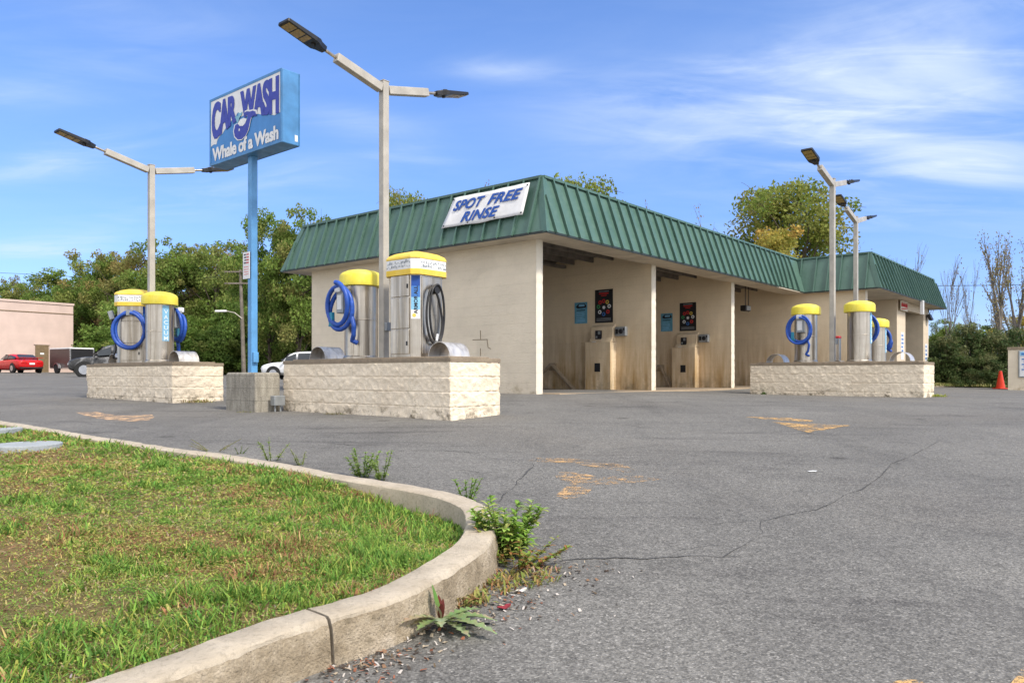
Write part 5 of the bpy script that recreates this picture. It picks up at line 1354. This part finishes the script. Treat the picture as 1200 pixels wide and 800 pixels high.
def tree(name, seed, H, cr, zc0, nclump, nleaf, ls, cols, tr=.2, bark='bark', clr=.30, outer=.45, twigs=14, droop=1.0):
    random.seed(seed); global rng; rng = np.random.default_rng(seed)
    t = thing(name, 'x', 'tree'); mb = MB(); zc = (zc0+H)/2; hz = (H-zc0)/2
    top = Vector((random.uniform(-.1,.1)*cr, random.uniform(-.1,.1)*cr, zc0+hz*1.5)); tp = limb(mb, (0,0,-.6), top, tr, tr*.25, .03)
    C = []; Rr = []
    while len(C) < nclump:
        v = rng.normal(0, 1, 3); v /= np.linalg.norm(v); r = rng.uniform(outer, 1.0)**.6
        ph = math.atan2(v[1], v[0]); wob = 1+.22*math.sin(3*ph+seed)+.16*math.sin(5*ph+2*seed)+.18*math.sin(4*v[2]*2+seed)
        c = np.array([v[0]*cr*r*wob, v[1]*cr*r*wob, zc+v[2]*hz*r])
        k = 1 if c[2] > zc else .75+.25*(c[2]-zc0)/hz
        C.append(c); Rr.append(cr*clr*rng.uniform(.55, 1.25)*(1 if r < .85 else .75))
    parts = []; cols = np.array(cols)
    wts = np.array(Rr)**2; wts /= wts.sum()
    for c, r, wt in zip(C, Rr, wts):
        m = max(8, int(nleaf*wt)); g2 = rng.normal(0, 1, (m,3)); g2 /= np.linalg.norm(g2, axis=1)[:,None]; P = c+g2*(r*rng.uniform(.15, 1.1, (m,1))**.6)*np.array([1,1,.8])
        cc = cols[rng.integers(0, len(cols))]; mixc = cols[rng.integers(0, len(cols), m)]
        parts.append(leaf_quads(P, ls, (cc*.65+mixc*.35)*rng.uniform(.7, 1.3, (m,1))))
    np_build('crown', parts, M['leaf'], t)
    for i in rng.permutation(len(C))[:twigs]:
        c = C[i]; s = max(.15, min(.95, (c[2]-.25*hz)/max(.1, top.z))); b = Vector((0,0,0)).lerp(top, s*random.uniform(.55,.9)); limb(mb, b, c, tr*.42, tr*.06)
        for _ in range(2): q = Vector(c)+Vector((random.uniform(-1,1), random.uniform(-1,1), random.uniform(-.3,1)))*Rr[i]*1.2; limb(mb, c, q, tr*.08, tr*.03)
    mb.build('trunk', M[bark], t, smooth=True)
    return t, H
def bare(name, seed, H, spread, tr, leaves=0, cols=None, stems=1, ls=.1):
    random.seed(seed); global rng; rng = np.random.default_rng(seed)
    t = thing(name, 'x', 'tree'); mb = MB(); tips = []
    def grow(p, d, L, r, lev):
        q = p+d*L; pts = limb(mb, p, q, r, r*.55, .05); tips.extend((x, r) for x in pts[2:])
        if lev == 0: return
        for i in range(4 if lev > 1 else 4):
            s = random.uniform(.3,1) if i else 1; a = random.uniform(0, 6.28); sp_ = spread*random.uniform(.5,1.3)
            dd = (d+Vector((math.cos(a)*sp_, math.sin(a)*sp_, random.uniform(.0,.35)))).normalized(); grow(p.lerp(q, s), dd, L*random.uniform(.42,.72), max(r*.45, .009), lev-1)
    for k in range(stems):
        d = Vector((random.uniform(-.3,.3)*(stems > 1)+random.uniform(-.05,.05), random.uniform(-.2,.2), 1)).normalized(); grow(Vector((0,0,-.4)), d, H*.52*(1 if k == 0 else random.uniform(.7,.95)), tr*(1 if k == 0 else .7), 3)
    mz = max(x.z for x, r in tips); k = H/mz; mb.v = [(x*k, y*k, z*k) for x, y, z in mb.v]
    mb.build('trunk', M['bark_pale'], t, smooth=True)
    if leaves:
        ii = rng.integers(0, len(tips), leaves); P = np.array([tuple(tips[i][0]*k) for i in ii])+rng.normal(0, .16, (leaves,3)); P = P[P[:,2] > H*.22]
        np_build('crown', [leaf_quads(P, ls, np.array(cols)[rng.integers(0, len(cols), len(P))]*rng.uniform(.7,1.3,(len(P),1)))], M['leaf'], t)
    return t, H
G1 = [(.060,.105,.018),(.082,.132,.022),(.105,.155,.028),(.13,.15,.034)]
G2 = [(.072,.115,.020),(.105,.135,.028),(.14,.135,.038),(.095,.148,.024)]
GO = [(.12,.125,.03),(.15,.125,.035),(.10,.12,.028),(.17,.12,.045)]
GY = [(.17,.17,.03),(.21,.175,.03),(.14,.16,.028),(.24,.16,.035)]
GD = [(.022,.040,.011),(.033,.054,.014),(.046,.068,.018),(.085,.090,.032)]
TA = tree('broadleaf_tree', 101, 12, 4.0, 1.2, 110, 26000, .205, G1, .22, clr=.27)
TB = tree('broadleaf_tree', 102, 12, 3.6, 1.5, 100, 22000, .20, G2, .20, clr=.26, outer=.3)
TC = tree('broadleaf_tree', 103, 12, 3.2, 3.0, 80, 8500, .19, GO, .18, clr=.25, outer=.5, twigs=30)
TD = tree('broadleaf_tree', 104, 10, 3.4, 2.2, 100, 26000, .15, [(.080,.120,.018),(.105,.140,.022),(.13,.145,.028),(.15,.14,.035)], .20, clr=.29, outer=.25, twigs=34)
TY = tree('broadleaf_tree', 105, 8, 2.0, 1.5, 45, 10000, .13, GY, .13, clr=.32, outer=.3)
BU = tree('bush', 106, 3.4, 1.9, -.5, 40, 7500, .16, G1, .05, clr=.36, outer=.3, twigs=5)
HG = tree('hedge_shrub', 107, 3.0, 1.55, -.7, 60, 9500, .115, GD, .05, clr=.30, outer=.4, twigs=6)
TS = bare('sparse_tree', 108, 10, .55, .12, 900, [(.12,.10,.05),(.15,.09,.06),(.10,.12,.03)], 2, .13)
BA = bare('bare_tree', 109, 7.5, .24, .055, 40, [(.13,.11,.05)], 1, .1)
BB = bare('bare_tree', 110, 7.5, .34, .050, 60, [(.13,.10,.05)], 1, .1)
TT = bare('slender_tree', 111, 8.0, .36, .22, 1500, [(.10,.10,.03),(.13,.12,.04),(.16,.12,.05)], 1, .10)
used = set()
def plant(proto, px, topy, d, label, group, wide=1.0, rot=None):
    t, H = proto; x = (px-600)/F*d; z = gz(x, d) if d < 70 else gz(x, 69); h = (YH-topy)/F*d-z; k = h/H
    rot = random.uniform(0, 6.28) if rot is None else rot
    if t.name in used: o = dup(t, (x,d,z), rot, label, group)
    else: used.add(t.name); o = t; o.location = (x,d,z); o.rotation_euler = (0,0,rot); o['label'] = label; o['group'] = group
    o.scale = (k*wide, k*wide, k); return o
random.seed(77); gw = 'trees of the woods on the left'
plant(TA, 112, 299, 71, 'rounded dense green tree at the left end of the woods, right of the pink building', gw, .85)
plant(TC, 124, 288, 72, 'sparse airy-topped tree just left of the far left lamp post', gw, 1.0)
plant(TC, 148, 286, 68, 'open-crowned tree immediately left of the far left lamp post', gw, .9)
plant(TB, 196, 276, 67, 'olive leafy tree rising behind the far left lamp post', gw, 1.0)
plant(TC, 222, 281, 72, 'thin-topped tree between the far left lamp post and the street lamp', gw, .95)
plant(TB, 250, 275, 66, 'broad green tree behind the street lamp of the utility pole', gw, 1.0)
plant(TC, 277, 280, 71, 'loose-crowned tree right behind the utility pole', gw, .9)
plant(TA, 318, 250, 56, 'tall bright tree just right of the blue sign post', gw, .72)
plant(TB, 352, 240, 54, 'tallest of the left trees, beside the left end of the green roof', gw, .80)
plant(TB, 390, 252, 58, 'tree half hidden behind the left end of the green roof', gw, .8)
plant(TA, 172, 318, 64, 'lower dense tree behind the VACUUM sign machine', gw, .95)
plant(TB, 62, 326, 84, 'distant brownish tree above the right end of the pink building', gw, 1.3)
plant(TB, 28, 331, 86, 'distant olive tree above the middle of the pink building', gw, 1.3)
plant(TB, -4, 328, 84, 'distant olive tree above the pink building at the left edge', gw, 1.3)
plant(TC, 14, 318, 88, 'thin small treetop poking over the others at the far left', gw, .5)
for k, px in enumerate(range(60, 420, 30)):
    plant(TA if k % 2 else TB, px+random.uniform(-6,6), 322+random.uniform(-6,12), 78+random.uniform(-2,3), 'tree of the dense back row of the left-hand woods', 'back row of the left woods', 1.35)
for k, px in enumerate(range(122, 400, 19)):
    plant(BU, px+random.uniform(-4,4), 398+random.uniform(-16,8), 59+random.uniform(-2,2), 'dense green bush at the foot of the left-hand woods', 'undergrowth of the left woods', 1.25)
for k, px in enumerate(range(132, 400, 34)):
    plant(BU, px+random.uniform(-6,6), 362+random.uniform(-14,14), 62, 'tall dense bush in the second row of the left-hand woods', 'tall undergrowth of the left woods', .8)
plant(TD, 477, 219, 42, 'small treetop showing above the green roof left of the banner', 'treetops above the roof', .55)
plant(TD, 672, 200, 40, 'rounded treetop showing above the ridge right of the roof corner', 'treetops above the roof', .85)
plant(TS, 590, 212, 44, 'tiny twiggy treetop just above the banner', 'treetops above the roof', .5)
plant(TS, 738, 234, 46, 'thin twiggy treetop above the roof over the first bay', 'treetops above the roof', .5)
plant(TS, 810, 243, 46, 'purplish bare-looking treetop above the roof over the second bay', 'treetops above the roof', .7)
plant(TD, 925, 207, 47, 'large round green tree above the low end of the roof, behind the lamp post', 'treetops above the roof', 1.02, 1.0)
plant(TY, 906, 250, 41, 'yellow-green tree in front of the large round tree above the roof', 'treetops above the roof', 1.0)
gr2 = 'bare trees on the right'
plant(BA, 1066, 284, 46, 'bare thin tree rising behind the end wing roof', gr2); plant(BB, 1048, 292, 48, 'wispy bare treetop left of the thin tree behind the end wing roof', gr2)
plant(BB, 1104, 302, 44, 'bare forked tree just right of the end wing roof', gr2, .8); plant(BA, 1115, 299, 42, 'straight bare tree, second right of the end wing roof', gr2, .8)
plant(BA, 1136, 303, 43, 'slim bare tree with a forked top standing alone against the sky', gr2, .7); plant(BB, 1128, 346, 40, 'short bare sapling left of the slim forked tree', gr2, .8)
plant(BB, 1085, 318, 45, 'low twiggy bare tree above the end of the wing roof', gr2, .9)
plant(TT, 1174, 272, 38, 'slender upright sparse-leaved tree with thick pale trunk at right', gr2, .72, 2.1); plant(TT, 1200, 280, 40, 'sparse upright tree cut by the right edge of the picture', gr2, .7, .4)
gh_ = 'dark shrubs at the back edge of the lot'
plant(HG, 1090, 400, 33, 'dark shrub half hidden by the right-hand block island', gh_, 1.0); plant(HG, 1108, 391, 31.5, 'dark round shrub next to the right-hand block island', gh_, 1.1)
plant(HG, 1136, 376, 32, 'tallest dark shrub in the middle of the hedge', gh_, .95); plant(HG, 1162, 386, 31.5, 'dark shrub behind the traffic cone', gh_, .95); plant(HG, 1188, 380, 33, 'dark shrub behind the block enclosure at the right edge', gh_, 1.0)
plant(HG, 1122, 412, 30.6, 'low dark shrub at the front of the hedge', gh_, 1.3); plant(HG, 1150, 414, 30.6, 'low spreading dark shrub left of the traffic cone', gh_, 1.3)
plant(TB, 1112, 371, 47, 'olive tree behind the hedge beside the wing', 'olive trees behind the hedge', 1.0); plant(TB, 1148, 376, 48, 'olive tree behind the tallest dark shrub', 'olive trees behind the hedge', 1.2)
plant(TY, 1196, 362, 42, 'yellowish tree behind the block enclosure at the right edge', 'olive trees behind the hedge', 1.4); plant(TB, 1180, 384, 46, 'low olive tree at the foot of the slender upright tree', 'olive trees behind the hedge', 1.3)
for k, px in enumerate(range(1060, 1330, 34)): plant(BU, px, 401+random.uniform(-4,5), 52, 'green bush in the row far behind the hedge', 'far bushes on the right', 1.6)
# verge behind the lot on the right, and the grass tufts at the block islands
rng = np.random.default_rng(5)
pts = [gp(x, 453.2, .0) for x in (1084,1110,1140,1168)]; mb = MB()
mb.loft([[(p.x-.2, p.y-.10, p.z-.1), (p.x-.2, p.y-.10, p.z+.10), (p.x-.2, p.y+.14, p.z+.11), (p.x-.2, p.y+.14, p.z-.1)] for p in pts]); tag(mb.build('kerb', M['kerb']), kind='structure')
n = 5000; x = rng.uniform(14.6, 19.5, n); y = rng.uniform(29.6, 31.5, n)
tag(np_build('verge_grass', [blade_mesh(x, y, gz_arr(x, y)+.05, rng.uniform(.04,.13,n), rng.uniform(.02,.04,n), rng.uniform(.02,.08,n), np.array([(.30,.25,.12),(.22,.20,.07),(.12,.15,.04)])[rng.integers(0,3,n)])], M['blade']), kind='stuff')
c, zb, H = IS['right']; e = c+A*.40-B*2.0
tuft('grass_tuft', 'yellow-green grass tuft at the right end of the right-hand block island', (e.x, e.y, zb), 130, .17, .20, [(.22,.26,.05),(.28,.27,.08)], 31)
e = c-A*.56+B*1.55; tuft('grass_tuft', 'small dark weed at the foot of the right-hand block island, left end', (e.x, e.y, zb), 40, .16, .08, [(.08,.13,.03)], 32)
c, zb, H = IS['left']; e = c-A*.1-B*2.0; tuft('grass_tuft', 'dry straw-coloured weeds at the right foot of the far left block island', (e.x, e.y, zb), 130, .16, .36, [(.34,.30,.13),(.26,.24,.09),(.30,.2,.1)], 33)
c, zb, H = IS['mid']; e = c-A*.55+B*.35; tuft('grass_tuft', 'dark mossy weeds at the middle foot of the nearest block island', (e.x, e.y, zb), 90, .09, .26, [(.12,.13,.04),(.16,.12,.06)], 34)
e = sp-A*.3-B*.3; tuft('grass_tuft', 'brownish weeds at the foot of the concrete block of the sign', (e.x, e.y, 0), 50, .07, .16, [(.20,.17,.06),(.14,.15,.05)], 35)

# ------------------------------------------------------------------ sky, sun, camera
SUN_EL, SUN_DIR = R(48), Vector((.77, -.64, 0)).normalized()
w = bpy.data.worlds.new('World'); sc.world = w; w.use_nodes = True; nt = w.node_tree; nt.nodes.clear()
def N(t, **k):
    o = nt.nodes.new('ShaderNode'+t)
    for a, b in k.items(): setattr(o, a, b)
    return o
def mth(op, a, b=None, c=None):
    o = N('Math', operation=op)
    for i, v in enumerate((a, b, c)):
        if v is None: continue
        if isinstance(v, bpy.types.NodeSocket): nt.links.new(v, o.inputs[i])
        else: o.inputs[i].default_value = v
    return o.outputs[0]
sky = N('TexSky', sky_type='NISHITA'); sky.sun_disc = False; sky.sun_elevation = SUN_EL; sky.sun_rotation = math.atan2(SUN_DIR.x, SUN_DIR.y)
sky.air_density = 1.0; sky.dust_density = .2; sky.ozone_density = 2.5; sky.altitude = 100
tc = N('TexCoord'); sep = N('SeparateXYZ'); nt.links.new(tc.outputs['Generated'], sep.inputs[0]); x, y, z = sep.outputs
den = mth('MAXIMUM', y, .08); u = mth('DIVIDE', x, den); v = mth('DIVIDE', z, den)
zz = mth('ADD', mth('MAXIMUM', z, 0.0), .12); cu = N('CombineXYZ'); nt.links.new(mth('DIVIDE', x, zz), cu.inputs[0]); nt.links.new(mth('DIVIDE', y, zz), cu.inputs[1])
def nz(vec, sc_, det, rough, dist, sx, sy, rot=0):
    mp = N('Mapping'); mp.inputs['Scale'].default_value = (sx, sy, 1); mp.inputs['Rotation'].default_value = (0,0,rot); nt.links.new(vec, mp.inputs[0])
    o = N('TexNoise'); o.inputs['Scale'].default_value = sc_; o.inputs['Detail'].default_value = det; o.inputs['Roughness'].default_value = rough; o.inputs['Distortion'].default_value = dist
    nt.links.new(mp.outputs[0], o.inputs[0]); return o.outputs[0]
wisp = nz(cu.outputs[0], 1.5, 7, .55, .7, .55, 1.1, .5); fine = nz(cu.outputs[0], 4.2, 6, .6, 1.0, .45, 1.2, .55)
def mr(f, a, b, c=0, d=1):
    o = N('MapRange', interpolation_type='SMOOTHSTEP'); nt.links.new(f, o.inputs[0])
    for i, q in enumerate((a,b,c,d)): o.inputs[i+1].default_value = q
    return o.outputs[0]
tex = mth('ADD', mth('MULTIPLY', mr(wisp, .36, .72), .7), mth('MULTIPLY', mr(fine, .35, .75), .45))
mask = None
for px_, py_, su, sv, am, rot in [(890,125,.20,.050,.85,-.06),(1075,70,.24,.09,.50,-.3),(960,60,.25,.06,.35,-.2),(1120,205,.17,.05,.70,.02),(1010,150,.16,.06,.55,-.15),(1180,130,.15,.12,.32,0),(585,82,.075,.016,.48,.04),(480,182,.055,.016,.55,.15),(425,145,.07,.018,.4,.1),
       (60,290,.09,.013,.9,-.08),(90,185,.14,.022,.6,-.22),(60,100,.10,.022,.5,-.1),(230,235,.16,.02,.35,-.2),(890,270,.06,.012,.35,0),(1040,258,.05,.01,.4,0),(150,40,.2,.06,.25,0),(330,210,.12,.03,.3,-.2)]:
    u0, v0 = (px_-600)/F, (YH-py_)/F; du = mth('SUBTRACT', u, u0); dv = mth('SUBTRACT', v, v0); c, s = math.cos(rot), math.sin(rot)
    a = mth('DIVIDE', mth('ADD', mth('MULTIPLY', du, c), mth('MULTIPLY', dv, -s)), su); b = mth('DIVIDE', mth('ADD', mth('MULTIPLY', du, s), mth('MULTIPLY', dv, c)), sv)
    e = mth('MULTIPLY', mth('EXPONENT', mth('MULTIPLY', mth('ADD', mth('MULTIPLY', a, a), mth('MULTIPLY', b, b)), -1.0)), am)
    mask = e if mask is None else mth('ADD', mask, e)
front = mr(y, .05, .2); mask = mth('MULTIPLY', mth('ADD', mask, .06), front); back = mth('ADD', mth('MULTIPLY', mth('SUBTRACT', 1.0, front), 1.1), mth('MULTIPLY', mr(z, .62, .9), .8))  # back: unseen white cloud, added behind and overhead to neutralise the ambient light
cl = mth('ADD', mth('MULTIPLY', mask, tex), mth('MULTIPLY', back, mth('ADD', mth('MULTIPLY', tex, .5), .5))); cl = mth('MULTIPLY', cl, .95); cl = mth('MINIMUM', cl, .90)
gain = N('Mix', data_type='RGBA', blend_type='MULTIPLY'); gain.inputs[0].default_value = 1; nt.links.new(sky.outputs[0], gain.inputs[6]); gain.inputs[7].default_value = (.82,1.00,1.34,1)
hz = N('Mix', data_type='RGBA', blend_type='MULTIPLY'); nt.links.new(mth('MULTIPLY', mr(z, .42, .02), front), hz.inputs[0]); nt.links.new(gain.outputs[2], hz.inputs[6]); hz.inputs[7].default_value = (.74,.72,.84,1)
cc = N('Mix', data_type='RGBA'); nt.links.new(front, cc.inputs[0]); cc.inputs[6].default_value = (9.0,8.8,8.6,1); cc.inputs[7].default_value = (4.6,5.3,6.4,1)  # brighter colour belongs to the added unseen cloud, for neutral light
mx = N('Mix', data_type='RGBA'); nt.links.new(cl, mx.inputs[0]); nt.links.new(hz.outputs[2], mx.inputs[6]); nt.links.new(cc.outputs[2], mx.inputs[7])
bg = N('Background'); bg.inputs[1].default_value = .10; nt.links.new(mx.outputs[2], bg.inputs[0]); out = N('OutputWorld'); nt.links.new(bg.outputs[0], out.inputs[0])
sl = bpy.data.lights.new('Sun', 'SUN'); sl.energy = 2.3; sl.angle = R(10); sl.color = (1.0,.935,.84); so = bpy.data.objects.new('Sun', sl); COL.objects.link(so)
sd = SUN_DIR*math.cos(SUN_EL)+Vector((0,0,math.sin(SUN_EL))); so.rotation_euler = (-sd).to_track_quat('-Z', 'Y').to_euler()
cam = bpy.data.cameras.new('Camera'); co = bpy.data.objects.new('Camera', cam); COL.objects.link(co); sc.camera = co
cam.sensor_width = 36; cam.lens = 36*F/1200; cam.shift_y = (YH-400)/1200; cam.clip_end = 3000; cam.clip_start = .05; co.rotation_euler = (R(90),0,0)
sc.render.engine = 'CYCLES'; vs_ = sc.view_settings; vs_.view_transform = 'Standard'; vs_.look = 'None'; vs_.exposure = .85; vs_.gamma = 1; vs_.use_curve_mapping = False
sc.cycles.max_bounces = 8; sc.cycles.transparent_max_bounces = 16
